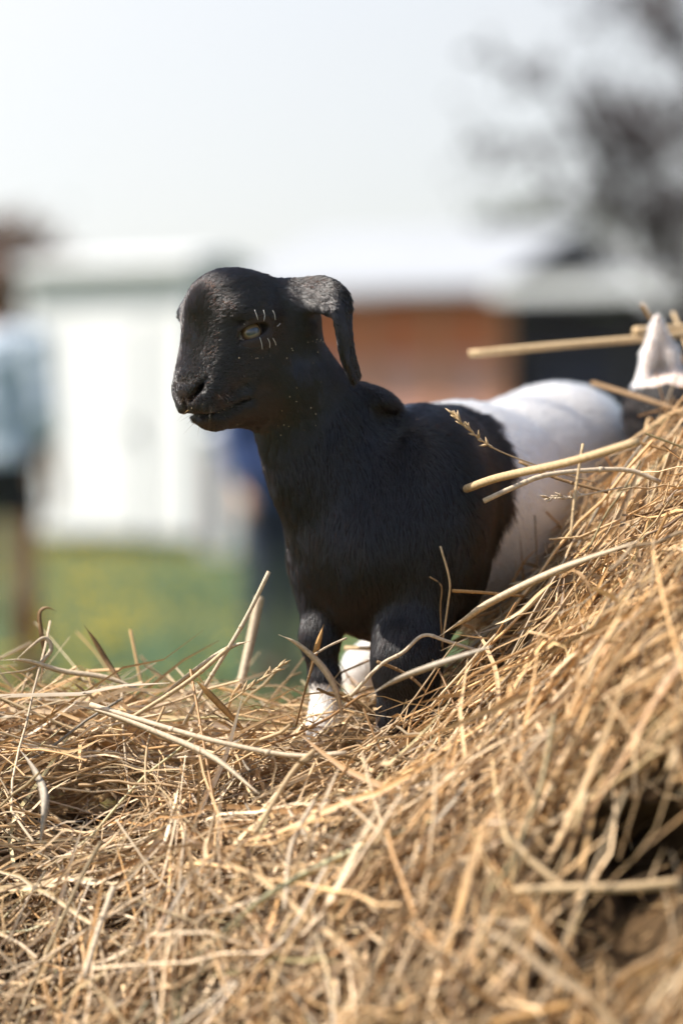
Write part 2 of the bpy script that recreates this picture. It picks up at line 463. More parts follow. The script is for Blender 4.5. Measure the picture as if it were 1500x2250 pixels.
# ------------------------------------------------------------------ trees
M_bark = plain('bark', (.075, .055, .048), .9, .3, 6, .1, .3)
def tree(name, label, base, limbs, twig_levels, leaf_n, leaf_size, leaf_col, seed, group=None, trunk_r=.1, cat='tree'):
    """limbs: polylines (world points with start radius) rising from the trunk"""
    r = np.random.default_rng(seed)
    t = empty(name, tuple(base)); tag(t, label, cat, group)
    mb = MB(); tips = []
    off = np.asarray(base)
    def branch(p, d, L, rad, lev):
        pts = [p]; q = p.copy(); dd = d.copy()
        for i in range(4):
            dd = unit(dd + r.normal(0, .22, 3) + np.array([0, 0, .06])); q = q + dd * L / 4; pts.append(q.copy())
        mb.tube([x - off for x in pts], [rad * (1 - .2 * i) for i in range(5)], 5 if lev else 4)
        tips.extend(pts[1:])
        if lev > 0:
            for i in range(1, 5):
                for _ in range(2):
                    branch(pts[i], unit(dd + r.normal(0, .75, 3)), L * r.uniform(.45, .7), rad * .5, lev - 1)
    for pts, rad in limbs:
        P = catmull(pts, 10)
        mb.tube([x - off for x in P], list(np.linspace(rad, rad * .35, 10)), 7)
        for i in range(3, 10):
            d = unit(P[i] - P[i - 1])
            branch(P[i], unit(d + r.normal(0, .7, 3)), r.uniform(.25, .55) * (rad / .05) ** .5, rad * .32, twig_levels)
    mb.build('trunk', M_bark, t, True)
    T = np.array(tips)
    pick = T[r.integers(0, len(T), leaf_n)] + r.normal(0, leaf_size * 1.3, (leaf_n, 3)) - off
    a = rows_unit(r.normal(size=(leaf_n, 3))); b = rows_unit(np.cross(a, r.normal(size=(leaf_n, 3))))
    s = leaf_size * r.uniform(.5, 1.3, (leaf_n, 1))
    n_ = np.cross(a, b) * s * .25
    V = np.stack([pick - a * s, pick + b * s * .45 + n_, pick + a * s, pick - b * s * .45 + n_], 1).reshape(-1, 3)
    F = np.arange(leaf_n)[:, None] * 4 + np.array([[0, 1, 2, 3]])
    col = np.array(leaf_col) * r.uniform(.5, 1.5, (leaf_n, 1))
    mesh_np('crown', V, F, [attr_mat(name + '_leaf', .6, .2, .3)], t, False, np.repeat(col, 4, 0))
    return t
def limb(pxs, Y, rad, jit=0.0):
    return ([at(a, b, Y + (jit * (i - 1))) for i, (a, b) in enumerate(pxs)], rad)
TY = 15.0
tree('bare_tree', 'dark thinly leaved tree with reaching branches beside the barn', (at(1640, 900, TY)[0], TY, 0), [
    ([np.array([at(1640, 900, TY)[0], TY, 0]), at(1640, 900, TY), at(1620, 500, TY), at(1600, 200, TY)], .15),
    limb([(1630, 700), (1500, 570), (1400, 480), (1330, 390), (1240, 235)], TY, .07, -.15),
    limb([(1620, 520), (1540, 350), (1450, 310), (1370, 290)], TY, .06, .2),
    limb([(1610, 350), (1540, 170), (1470, 60), (1420, -40)], TY, .07, .1),
    limb([(1630, 800), (1520, 640), (1470, 520), (1440, 440)], TY, .06, -.3),
    limb([(1630, 500), (1750, 350), (1850, 200)], TY, .08, .2)], 1, 2600, .045, (.045, .03, .03), 4)
def round_tree(name, label, px, Y, top_py, rad, col, seed, n=3600):
    b = np.array([at(px, 900, Y)[0], Y, 0.0]); top = at(px, top_py, Y)[2]
    r = np.random.default_rng(seed); limbs = [([b, b + [0, 0, top * .4], b + [.1, 0, top * .75]], .16)]
    for k in range(9):
        a = k * 2.4; e = b + np.array([math.cos(a) * rad * r.uniform(.5, .9), math.sin(a) * rad * .8, top * r.uniform(.6, .95)])
        limbs.append(([b + [0, 0, top * .3], (b + e) / 2 + [0, 0, top * .12], e], .08))
    tree(name, label, b, limbs, 1, n, .16, col, seed, 'trees along the horizon')
round_tree('olive_tree', 'small olive green tree peeping over the barn roof', 1170, 44, 478, .9, (.09, .10, .045), 5)
round_tree('brown_tree', 'brown tree at the edge of the meadow beyond the white shed', -70, 40, 520, 1.0, (.17, .10, .06), 7, 6000)

# ------------------------------------------------------------------ people
def skin_mat(name, col): return plain(name, col, .5, .08, 20)
def person(name, label, loc, rz, H, shirt, legs, skin, hair, boots, legwear, stride=0.0, shirt_len=.52, group=None, trim=None):
    t = empty(name, loc, rz); tag(t, label, 'person', group)
    s = H / 1.72
    def p(x, y, z): return np.array([x, y, z]) * s
    ops = []
    # trunk and head
    chain(ops, [p(0, 0, .93), p(0, .01, 1.12), p(0, 0, 1.32), p(0, 0, 1.42)], [.125 * s, .115 * s, .125 * s, .07 * s], .06)
    for k in (-1, 1):
        ops.append(('u', ell(p(k * .07, 0, .95), np.array([.10, .11, .12]) * s), .05))
        chain(ops, [p(k * .07, 0, 1.40), p(k * .175, 0, 1.39)], [.06 * s, .055 * s], .04)
        # arm
        el = p(k * .22, .02, 1.12); wr = p(k * .215, -.07, .87)
        chain(ops, [p(k * .18, 0, 1.38), el, wr], [.05 * s, .04 * s, .026 * s], .02)
        pm = wr + p(0, -.02, -.055)
        ops.append(('u', ell(pm, np.array([.018, .036, .05]) * s), .015))
        for i, (dy, ln) in enumerate(((-.03, .06), (-.011, .072), (.009, .068), (.027, .055))):
            a = pm + p(0, dy, -.035); b = a + p(-.004 * k, .006, -ln * .55); c = b + p(-.014 * k, .008, -ln * .45)
            chain(ops, [a, b, c], [.0085 * s, .0078 * s, .0065 * s], .004)
        chain(ops, [pm + p(0, -.025, .02), pm + p(-.012 * k, -.055, -.01), pm + p(-.016 * k, -.06, -.04)], [.011 * s, .0095 * s, .0075 * s], .006)
        # leg
        fy = stride * k
        kn = p(k * .09, fy * .45 - .02, .49); an = p(k * .09, fy, .09)
        chain(ops, [p(k * .085, 0, .9), kn, an], [.088 * s, .056 * s, .037 * s], .03)
        ops.append(('u', ell(kn + (an - kn) * .3 + p(0, .02, 0), np.array([.048, .05, .11]) * s), .03))
        chain(ops, [an + p(0, .02, -.045), an + p(0, -.13, -.062)], [.036 * s, .027 * s], .03)
    chain(ops, [p(0, .005, 1.40), p(0, -.01, 1.52)], [.052 * s, .05 * s], .03)
    ops.append(('u', ell(p(0, -.005, 1.615), np.array([.074, .093, .112]) * s), .03))
    ops.append(('u', ell(p(0, -.035, 1.555), np.array([.05, .06, .055]) * s), .03))
    ops.append(('u', cone(p(0, -.098, 1.63), p(0, -.113, 1.595), .009 * s, .014 * s), .012))
    for k in (-1, 1):
        ops.append(('u', ell(p(k * .078, .01, 1.61), np.array([.009, .02, .03]) * s), .008))
        ops.append(('s', ell(p(k * .033, -.098, 1.635), np.array([.017, .014, .011]) * s), .012))
    ops.append(('s', flat(p(-.022, -.1, 1.552), p(.022, -.1, 1.552), .004, .004, .003, .003, (0, 0, 1)), .008))
    V, Q = sdf_mesh(ops, .0075)
    mesh_np('body', V, Q, [skin], t)
    N, _ = vnormals(V, Q)
    def garment(nm, mat, mask, off, parent=t):
        keep = mask[Q].all(1); q = Q[keep]; u, inv = np.unique(q, return_inverse=True)
        q = inv.reshape(-1, 4)
        wr_ = np.sin(V[u, 2] * 70 + V[u, 0] * 40) * .002 + np.sin(V[u, 0] * 90 + V[u, 2] * 30) * .0015
        return mesh_np(nm, V[u] + N[u] * (off + wr_)[:, None] if np.ndim(off) else V[u] + N[u] * (off + wr_[:, None]), q, [mat], parent)
    x, y, z = V[:, 0] / s, V[:, 1] / s, V[:, 2] / s
    arm = np.abs(x) > .165
    sh = ((z > 1.42 - shirt_len) & (z < 1.455) & ~arm) | (arm & (z > 1.0 if shirt_len < .6 else z > .9) & (z < 1.47))
    garment('shirt', shirt, sh, .014)
    lo = .70 if legwear == 'shorts' else .13
    nm = 'shorts' if legwear == 'shorts' else 'trousers'
    garment(nm, legs, (z > lo) & (z < 1.0) & ~arm, .009)
    garment('boot', boots, (z < (.36 if legwear == 'shorts' else .2)) & (x < 0), .008)
    garment('boot', boots, (z < (.36 if legwear == 'shorts' else .2)) & (x > 0), .008)
    hm = (z > 1.5) & ((y > -.035) | (z > 1.67)) & ((z > 1.60) | (y > .015)) & ~((np.abs(x) > .076) & (z < 1.645))
    hr = garment('hair', hair, hm, .018)
    ew = plain(name + '_eye', (.05, .04, .035), .2)
    for k in (-1, 1):
        c = p(k * .033, -.086, 1.635); ring = MB()
        ring.tube([c + [0, .008, 0], c, c + [0, -.005, 0], c + [0, -.0075, 0]], [.011 * s, .0115 * s, .008 * s, .002], 10).build('eye', ew, t, True)
    if trim is not None:
        MB().tube([p(.11, -.13, 1.25), p(.115, -.09, 1.40), p(.12, 0, 1.475), p(.115, .1, 1.38), p(.11, .145, 1.2)], [.022] * 5, 8).build('shoulder_band', trim, t, True)  # dark navy band over one shoulder
    return t
PX = 9.8
person('person', 'person in pale blue grey shirt, black shorts and rust red boots by the shed', (at(-8, 900, PX)[0], PX, 0), R(160), 1.74,
       plain('pale_blue_cotton', (.52, .58, .64), .85, .12, 6), plain('black_cloth', (.012, .012, .014), .8), skin_mat('tanned_skin', (.50, .27, .16)),
       plain('brown_hair', (.13, .065, .035), .6, .3, 30), plain('rust_red_rubber', (.30, .07, .03), .4), 'shorts', .10, .50, 'people standing behind the hay',
       plain('navy_band', (.02, .025, .08), .7))
person('person', 'person in blue jacket and dark trousers half hidden behind the black goat kid', (at(608, 900, 10.2)[0], 10.2, 0), R(28), 1.62,
       plain('blue_denim', (.055, .085, .20), .85, .2, 10), plain('dark_navy_cloth', (.022, .028, .045), .85), skin_mat('light_skin', (.55, .34, .24)),
       plain('dark_hair', (.03, .02, .015), .6, .3, 30), plain('brown_leather', (.06, .035, .02), .5), 'trousers', .02, .62, 'people standing behind the hay')

# ------------------------------------------------------------------ hazy air
def haze():
    m = bpy.data.materials.new('sunlit_haze'); m.use_nodes = True; t = m.node_tree
    for n in list(t.nodes):
        if n.type != 'OUTPUT_MATERIAL': t.nodes.remove(n)
    v = t.nodes.new('ShaderNodeVolumePrincipled'); v.inputs['Color'].default_value = (.97, .95, .93, 1)
    v.inputs['Density'].default_value = .0006; v.inputs['Anisotropy'].default_value = .3
    t.links.new(v.outputs[0], [n for n in t.nodes if n.type == 'OUTPUT_MATERIAL'][0].inputs['Volume'])
    o = MB().box(-45, 45, -12, 90, -1, 10.5).build('haze', m); tag(o, 'pale sunlit haze in the air over the meadow', 'haze', kind='stuff')
haze()
# ------------------------------------------------------------------ goat kid
HF = np.array([-.7071, -.7071, 0.0]); HU = np.array([0, 0, 1.0]); HL_ = np.array([.7071, -.7071, 0.0])
HO = G(491, 722, 0)
def H(f, u, l): return HO + (HF * f + HU * u + HL_ * l) / 100.0      # head coordinates in cm: forward, up, towards the near side
HA = np.stack([HF, HU, HL_])
def tilt(deg):                        # head axes pitched nose-down
    c, s = math.cos(R(deg)), math.sin(R(deg))
    return np.stack([HF * c - HU * s, HF * s + HU * c, HL_])
BD = unit(np.array([.46, .89, 0.0]))  # body axis, chest to rump
BL = np.array([.89, -.46, 0.0])       # towards the near flank
EYE_N = unit(HL_ * .90 + HF * .36 + HU * .12)
EYE_C = H(-.36, -.42, 2.42)
EYE_A = unit(-HF * .92 + HU * .36 + HL_ * .33); EYE_A = unit(EYE_A - EYE_N * (EYE_A @ EYE_N))
EYE_B = np.cross(EYE_N, EYE_A); EYE_B = EYE_B if EYE_B[2] > 0 else -EYE_B
def mirror(v): return v - 2 * HL_ * ((v - 0) @ HL_)
EYE2_N = mirror(EYE_N); EYE2_A = mirror(EYE_A); EYE2_B = mirror(EYE_B); EYE2_C = HO + mirror(EYE_C - HO)

ops = []
cm = .01
def U(p, k): ops.append(('u', p, k))
def S(p, k): ops.append(('s', p, k))
# trunk
C0, C1, C2 = G(852, 1145, .085), G(1010, 1108, .22), G(1195, 1036, .36)
chain(ops, [C0, C1, C2], [.074, .073, .075], .03)
U(ell(G(828, 1205, .055), (.047, .058, .060)), .04)              # brisket
U(ell(G(850, 1265, .085), (.048, .055, .042)), .04)                # sternum
U(ell(G(930, 1050, .10), np.array([.05, .075, .058])), .03)      # withers
U(ell(G(1000, 1150, .19), np.array([.075, .085, .085])), .05)    # barrel
U(ell(G(1255, 990, .40), np.array([.055, .06, .055])), .04)      # croup
U(ell(G(1120, 1200, .31), np.array([.045, .06, .09])), .04)      # near thigh
U(ell(G(955, 1170, .045), np.array([.042, .045, .075])), .03)    # near shoulder
U(ell(G(716, 1195, .085), np.array([.023, .032, .050])), .02)      # far shoulder
U(ell(G(828, 876, .055), (.0195, .022, .0088), np.stack([unit([1, 0, -.42]), [0, 1, 0], unit([.42, 0, 1])])), .018)   # scapula
# neck
chain(ops, [H(-3.6, -1.6, .1), G(628, 835, .03), G(718, 1000, .055), G(820, 1130, .07)], [.028, .0295, .040, .057], .022)
chain(ops, [G(606, 900, .03), G(688, 1050, .045), G(752, 1190, .055)], [.017, .0255, .034], .022)
U(cone(H(-4.6, .6, 0), G(742, 965, .06), .021, .026), .025)       # nape
U(ell(G(652, 705, .022), (.0175, .02, .026)), .015)   # behind the jaw
# legs
chain(ops, [G(706, 1240, .075), G(704, 1395, .062), G(713, 1490, .055), G(716, 1550, .05), G(713, 1590, .045), G(708, 1625, .04)],
      [.022, .0120, .0100, .0095, .0110, .0135], .012)
U(ell(G(702, 1405, .058), (.0122, .0132, .019)), .01)
chain(ops, [G(945, 1250, .045), G(902, 1400, .02), G(893, 1480, .012), G(888, 1570, .012), G(880, 1650, .01)], [.036, .0245, .0210, .0175, .017], .015)
U(ell(G(890, 1450, .008), (.0225, .023, .028)), .012)
chain(ops, [G(1010, 1170, .34), G(935, 1300, .27), G(880, 1390, .29), G(800, 1470, .25), G(793, 1640, .24)], [.055, .034, .024, .0155, .0145], .015)
chain(ops, [G(1140, 1210, .32), G(1090, 1330, .29), G(1120, 1430, .33), G(1085, 1600, .31)], [.055, .034, .02, .015], .015)
chain(ops, [G(1330, 950, .44), G(1352, 985, .475), G(1350, 1050, .485)], [.018, .016, .01], .012)     # tail
# head
U(ell(H(-2.3, .5, 0), (.049, .0375, .0335), HA), .02)
U(ell(H(-.3, 1.9, 0), (.029, .022, .025), HA), .02)              # forehead dome
for k in (-1, 1):
    U(ell(H(-.2, .95, k * 2.6), (.022, .0125, .0125), HA), .012)       # brow
    U(ell(H(-1.5, -3.2, k * 1.45), (.033, .031, .0190), HA), .02)       # cheek
    U(cone(H(2.3, -5.65, k * .95), H(.2, -4.95, k * 1.85), .0108, .0105), .008)   # lips
    S(ell(H(1.9, -1.5, k * 3.3), (.016, .014, .012), HA), .016)
    U(cone(H(.5, -1.3, k * 1.9), H(2.2, -3.7, k * 1.3), .008, .007), .014)        # facial crest
U(cone(H(.0, -1.1, 0), H(1.9, -4.3, 0), .0275, .0205), .015)
U(cone(H(.8, .1, 0), H(2.55, -3.8, 0), .0190, .0132), .012)       # bridge
U(ell(H(2.75, -4.65, 0), (.0125, .0132, .0160), tilt(30)), .007)  # nose
U(ell(H(2.35, -5.85, 0), (.0138, .0098, .0145), HA), .006)       # upper lip
U(cone(H(1.1, -6.65, 0), H(-2.5, -5.5, 0), .0098, .0185), .010)  # lower jaw
for k in (-1, 1):
    U(cone(H(.9, -6.5, k * .6), H(-1.7, -5.4, k * 1.4), .0078, .0135), .008)
    # mouth line and the fold above it
    for a, b, r_ in ((H(3.4, -6.6, k * .3), H(1.7, -6.35, k * 1.7), .0012), (H(1.7, -6.35, k * 1.7), H(-.1, -5.35, k * 2.7), .0013)):
        S(flat(a, b, .004, .004, r_, r_, HL_ * k + HF * .3), .006)
    S(cone(H(2.3, -5.4, k * 2.25), H(.6, -4.55, k * 2.75), .0022, .0018), .010)
    # nostril: a comma shaped slit
    S(flat(H(3.0, -4.0, k * 1.55), H(3.35, -4.6, k * 1.25), .007, .006, .0011, .0019, HF + HL_ * k * .5), .003)
    S(flat(H(3.35, -4.6, k * 1.25), H(3.75, -5.45, k * .6), .006, .005, .0019, .0011, HF + HL_ * k * .5), .003)
    U(ell(H(2.5, -4.65, k * 1.85), (.0075, .0085, .0045), HA), .006)         # nostril wing
S(flat(H(4.0, -5.4, 0), H(3.8, -6.2, 0), .004, .004, .0006, .0006, HF), .003) # philtrum
# eyes: lids swell over the ball, then an almond opening
for (c, n_, a_, b_) in ((EYE_C, EYE_N, EYE_A, EYE_B), (EYE2_C, EYE2_N, EYE2_A, EYE2_B)):
    A = np.stack([n_, a_, b_])
    U(ell(c + b_ * .0050, (.0128, .0140, .0092), A), .006)
    U(ell(c - b_ * .0060, (.0118, .0140, .0080), A), .006)
    S(flat(c + b_ * .0105 - a_ * .010 + n_ * .0105, c + b_ * .0112 + a_ * .010 + n_ * .0105, .0015, .0015, .0006, .0006, n_), .007)
    S(ell(c + n_ * .010, (.013, .0132, .0049), A), .0012)
    S(flat(c - a_ * .007 - b_ * .001 + n_ * .009, c - a_ * .0165 - b_ * .0045 + n_ * .0095, .004, .003, .0012, .0006, n_), .002)
    S(ell(c - n_ * .0015, (.0113, .0113, .0113)), .0008)
# ears
def ear(ops, pts, w_, t_, wax):
    m = 25; u = np.linspace(0, len(pts) - 1, m)
    P = catmull(pts, m); w2 = np.interp(u, np.arange(len(pts)), w_); t2 = np.interp(u, np.arange(len(pts)), t_)
    wx = np.stack([np.interp(u, np.arange(len(wax)) + .5, np.array(wax)[:, j]) for j in range(3)], 1)
    fs = [flat(P[i], P[i + 1], w2[i], w2[i + 1], t2[i], t2[i + 1], (wx[i] + wx[i + 1]) / 2)[0] for i in range(m - 1)]
    c = P.mean(0)
    ops.append(('u', (lambda X: np.min([f(X) for f in fs], 0), c, float(np.linalg.norm(P - c, axis=1).max() + .02)), .008))
e_pts = [H(-4.4, 2.2, 2.1), G(668, 648, .010), G(712, 648, -.002), G(744, 672, -.008), G(755, 720, -.010), G(763, 775, -.006), G(782, 835, .006)]
ear(ops, e_pts, [.0145, .0150, .0150, .0130, .0110, .0098, .0070], [.0115, .0085, .0046, .0028, .0024, .0023, .0022],
    [unit(-HU * .7 + HF * .6), unit(-HU * .7 + HF * .5), unit(-HU * .6 + HF * .6 - HL_ * .3), unit([-.5, -.8, -.1]), unit([-.5, -.85, 0]), unit([-.5, -.85, 0])])
f_pts = [H(-4.6, 2.3, -2.2), H(-5.6, 2.5, -3.6), H(-6.1, 1.6, -4.6), H(-6.0, -.5, -4.7), H(-5.8, -3.2, -4.4)]
ear(ops, f_pts, [.014, .015, .015, .014, .009], [.0105, .006, .0042, .0036, .003], [unit(-HU * .6 + HF * .7)] * 2 + [unit(HF * .8 - HL_ * -.4)] * 2)

GV, GQ = sdf_mesh(ops, .0017)
GN, GA = vnormals(GV, GQ)
# black front, white rear: a slanted ring round the barrel; white feet
N_edge = SNoise(.035, 10, 3); N_edge2 = SNoise(.008, 8, 4)
def whiteness(P):
    s = (P - C0) @ BD; zc = C0[2] + (C2[2] - C0[2]) * np.clip(s / .32, 0, 1)
    lim = .058 + .55 * np.clip(P[:, 2] - zc, -.06, .08)
    rear = s - lim + N_edge(P) * .003 + N_edge2(P) * .0015
    foot = np.where(s < .06, (G(712, 1500, .05)[2] - P[:, 2]) + N_edge2(P) * .002 - .5 * np.maximum(((P - G(713, 1500, .05))[:, 0]) - .035, 0) * 9, -1)
    return np.maximum(rear, foot)
gw = whiteness(GV)
col = np.where((gw > 0)[:, None], np.array([.60, .55, .49]), np.array([.009, .0065, .0055]))
nose_d = np.linalg.norm((GV - H(3.0, -5.0, 0)) @ HA.T / np.array([.016, .018, .022]), axis=1)
nk = np.clip((1.25 - nose_d) / .35, 0, 1)[:, None]
col = col * (1 - nk) + np.array([.020, .0135, .011]) * nk
lid = np.linalg.norm((GV - (EYE_C + EYE_N * .009)) @ np.stack([EYE_N, EYE_A, EYE_B]).T / np.array([.014, .0185, .0150]), axis=1)
lk = np.clip((1.15 - lid) / .3, 0, 1)[:, None] * .9
col = col * (1 - lk) + np.array([.050, .038, .033]) * lk
goat = empty('goat_kid', tuple(G(800, 1620, .1)))
tag(goat, 'black and white goat kid standing on the hay pile, in sharp focus', 'goat')
M_skin = attr_mat('goat_skin', .68, .22, 0, .5, 1100, .6)
def to_local(o, par):
    o.parent = par; o.matrix_parent_inverse = Matrix.Translation(-Vector(par.location)); return o
body = to_local(mesh_np('body', GV, GQ, [M_skin], None, True, col), goat)

# --- coat
def hair_mat(name, melanin, red, rough, rr=.4, coat=0.0, tint=None, sheen=0.0):
    m = bpy.data.materials.new(name); m.use_nodes = True; t = m.node_tree
    for n in list(t.nodes): t.nodes.remove(n)
    out = t.nodes.new('ShaderNodeOutputMaterial'); h = t.nodes.new('ShaderNodeBsdfHairPrincipled')
    h.model = 'CHIANG'
    if tint is None:
        h.parametrization = 'MELANIN'; h.inputs['Melanin'].default_value = melanin; h.inputs['Melanin Redness'].default_value = red
    else:
        h.parametrization = 'COLOR'; h.inputs['Color'].default_value = (*tint, 1)
    h.inputs['Roughness'].default_value = rough; h.inputs['Radial Roughness'].default_value = rr
    h.inputs['Coat'].default_value = coat
    h.inputs['IOR'].default_value = 1.55
    h.inputs['Random Roughness'].default_value = .2
    if tint is None: h.inputs['Random Color'].default_value = .15
    if sheen:
        g_ = t.nodes.new('ShaderNodeBsdfHair'); g_.component = 'Reflection'; g_.inputs['Color'].default_value = (1, .98, .95, 1)
        g_.inputs['RoughnessU'].default_value = .12; g_.inputs['RoughnessV'].default_value = .35
        ms = t.nodes.new('ShaderNodeMixShader'); ms.inputs[0].default_value = sheen
        t.links.new(h.outputs[0], ms.inputs[1]); t.links.new(g_.outputs[0], ms.inputs[2]); t.links.new(ms.outputs[0], out.inputs[0])
    else:
        t.links.new(h.outputs[0], out.inputs[0])
    return m

def make_curves(name, PTS, rad, mat, parent):
    n, k = PTS.shape[:2]
    hc = bpy.data.hair_curves.new(name); hc.add_curves([k] * n)
    hc.attributes['position'].data.foreach_set('vector', PTS.astype(np.float32).ravel())
    ra = hc.attributes.get('radius') or hc.attributes.new('radius', 'FLOAT', 'POINT')
    ra.data.foreach_set('value', rad.astype(np.float32).ravel())
    hc.materials.append(mat)
    o = bpy.data.objects.new(name, hc); C.objects.link(o)
    to_local(o, parent); o.visible_shadow = True
    return o

dn = np.array([0, 0, -1.0])
# control points of the coat: position, flow, length (mm), lift
ctl = [
    (H(3.4, -3.6, 0), -HF * .6 + HU * .8, 2.2, .30), (H(2.2, -1.5, 0), -HF * .55 + HU * .8, 3.2, .30), (H(1.2, 1.2, 0), -HF * .5 + HU * .8, 4.5, .34),
    (H(.8, 1.2, 1.6), HL_ * .9 - HF * .3 + HU * .3, 4.2, .32), (H(.8, 1.2, -1.6), -HL_ * .9 - HF * .3 + HU * .3, 4.2, .32),
    (H(-.5, 3.8, 0), -HF, 5.0, .32), (H(-3.5, 4.2, 0), -HF, 5.5, .32), (H(-5.5, 3, 0), -HF - HU * .4, 6, .3),
    (H(-1, 2.2, 3), -HF + HL_ * .2 - HU * .1, 4.2, .28), (H(-3, .5, 3.4), -HF - HU * .35, 5, .25), (H(-3, -2.5, 3.2), -HF * .8 - HU * .6, 5.5, .25),
    (H(.5, -2.5, 2.5), -HF * .9 - HU * .25, 3.4, .26), (H(1.5, -3.6, 2.1), -HF + HU * .1, 2.4, .28), (H(0, -4.5, 2.6), -HF - HU * .4, 4, .25),
    (H(-2.5, -5, 2.5), -HF * .7 - HU * .8, 6.5, .25), (H(1.6, -5.3, 2), -HF, 1.8, .35), (H(.5, -7, 0), -HF - HU * .3, 4.5, .5), (H(2, -7.2, 0), -HF * .7 - HU * .6, 3.2, .55),
    (H(3.6, -5.0, 0), -HU + HF * .2, .5, .35), (H(-1, -6.4, 1.5), -HF - HU * .5, 5.5, .3),
    (G(640, 800, 0), dn + HL_ * .2, 7.5, .22), (G(560, 960, .02), dn + [.15, 0, 0], 8.5, .30), (G(640, 1050, .0), dn + [.1, 0, 0], 8.5, .22),
    (G(740, 950, .0), dn + [.2, 0, 0], 8.5, .2), (G(760, 850, .03), dn + [.35, .1, 0], 8, .2),
    (G(700, 1200, 0), dn, 9.5, .22), (G(640, 1250, .06), dn + [.2, 0, 0], 10, .3), (G(830, 1350, .02), dn, 10, .25), (G(830, 1150, 0), dn + BL * .15, 9.5, .2),
    (G(840, 860, .07), BD + dn * .2, 6, .2), (G(930, 920, .08), BD + dn * .35, 8, .2), (G(1000, 1050, .06), dn + BD * .7, 9.5, .2), (G(1000, 1250, .06), dn + BD * .3, 10.5, .22),
    (G(1150, 880, .25), BD + BL * .25, 11, .22), (G(1300, 860, .4), BD + dn * .3, 12, .25), (G(1200, 950, .25), BD * .9 + dn * .5, 12, .22), (G(1180, 1120, .2), dn + BD * .45, 12, .22),
    (G(1380, 930, .42), dn + BD * .5, 12, .22), (G(1120, 1300, .2), dn + BD * .3, 11, .22),
    (G(700, 1400, .04), dn, 5.5, .22), (G(715, 1540, .04), dn, 4.5, .22), (G(890, 1450, 0), dn, 6.5, .2), (G(795, 1500, .23), dn, 6, .2), (G(1080, 1450, .3), dn, 6, .2),
    (G(680, 610, .01), np.array([1, -.1, -.1]), 4, .3), (G(735, 630, 0), np.array([.8, 0, -.6]), 3, .28), (G(765, 690, -.005), dn + [.1, 0, 0], 2.2, .26),
    (G(755, 760, 0), dn + [.1, 0, 0], 2.2, .26), (G(775, 830, 0), dn + [.2, 0, 0], 2.4, .3), (H(-6, 0, -5), dn, 4, .3), (G(690, 660, 0), np.array([.7, 0, -.7]), 5, .3)]
CP = np.array([c[0] for c in ctl]); CF = rows_unit(np.array([np.asarray(c[1], float) for c in ctl])); CLN = np.array([c[2] for c in ctl]) * .001; CLI = np.array([c[3] for c in ctl])

def grow(n, dens, k=5, rad=.00016, Lmul=1.0, tuft=1.0):
    """roots spread over the body with density dens(face centre); returns curves, roots"""
    fc = GV[GQ].mean(1)
    wt = GA * dens(fc); cdf = np.cumsum(wt); cdf /= cdf[-1]
    fi = np.searchsorted(cdf, RNG.random(n))
    uv = RNG.random((n, 2)); u, v = uv[:, :1], uv[:, 1:]
    q = GQ[fi]
    bil = lambda A: A[q[:, 0]] * (1 - u) * (1 - v) + A[q[:, 1]] * u * (1 - v) + A[q[:, 2]] * u * v + A[q[:, 3]] * (1 - u) * v
    P = bil(GV); N = rows_unit(bil(GN))
    F = np.zeros((n, 3)); L = np.zeros(n); LI = np.zeros(n)
    for s in range(0, n, 20000):
        e = slice(s, s + 20000)
        d2 = ((P[e, None] - CP[None]) ** 2).sum(2)
        wgt = 1 / (d2 + 1e-5) ** 1.8; wgt /= wgt.sum(1, keepdims=True)
        F[e] = wgt @ CF; L[e] = wgt @ CLN; LI[e] = wgt @ CLI
    n1, n2, n3 = SNoise(.012, 8, 21), SNoise(.012, 8, 22), SNoise(.004, 8, 23)
    n4, n5 = SNoise(.0035, 8, 24), SNoise(.022, 8, 25)
    T = F - N * (F * N).sum(1, keepdims=True); T = rows_unit(T); Bn = np.cross(N, T)
    cell = np.floor((P + RNG.normal(0, .00035, P.shape)) / .0026).astype(np.int64)
    key = (cell[:, 0] * 73856093) ^ (cell[:, 1] * 19349663) ^ (cell[:, 2] * 83492791)
    _, inv = np.unique(key, return_inverse=True); cnt = np.bincount(inv); nc = len(cnt)
    c_ang, c_lift, c_len = RNG.normal(0, .10 * tuft, nc)[inv], RNG.normal(0, .040 * tuft, nc)[inv], RNG.uniform(.85, 1.15, nc)[inv]
    ang = c_ang + n1(P) * .07 + n4(P) * .03 + n5(P) * .12 + RNG.normal(0, .10, n)
    T = T * np.cos(ang)[:, None] + Bn * np.sin(ang)[:, None]
    lift = LI * .62 * (1 + .12 * n2(P) + .06 * n3(P)) + RNG.normal(0, .05, n) + c_lift
    lift = np.clip(lift, .10, 1.1)
    L = (L * np.where(np.linalg.norm(P - H(-1, -1.5, 0), axis=1) < .10, 1.1, .95) + .0006) * RNG.uniform(.75, 1.1, n) * c_len * Lmul
    pts = np.zeros((n, k, 3)); cur = P - N * .0001; pts[:, 0] = cur
    for i in range(1, k):
        t = (i - .5) / (k - 1); li = lift * (1.25 - .8 * t)
        cur = cur + (T * np.cos(li)[:, None] + N * np.sin(li)[:, None]) * (L / (k - 1))[:, None]
        pts[:, i] = cur
    # clumping
    for i in range(2, k):
        mean = np.stack([np.bincount(inv, pts[:, i, j]) for j in range(3)], 1) / cnt[:, None]
        a = .6 * (i / (k - 1)) ** 1.5
        pts[:, i] += (mean[inv] - pts[:, i]) * a * RNG.uniform(.3, 1, (n, 1))
    r = np.linspace(1, .18, k)[None] * rad * RNG.uniform(.7, 1.2, (n, 1))
    return pts, r, P

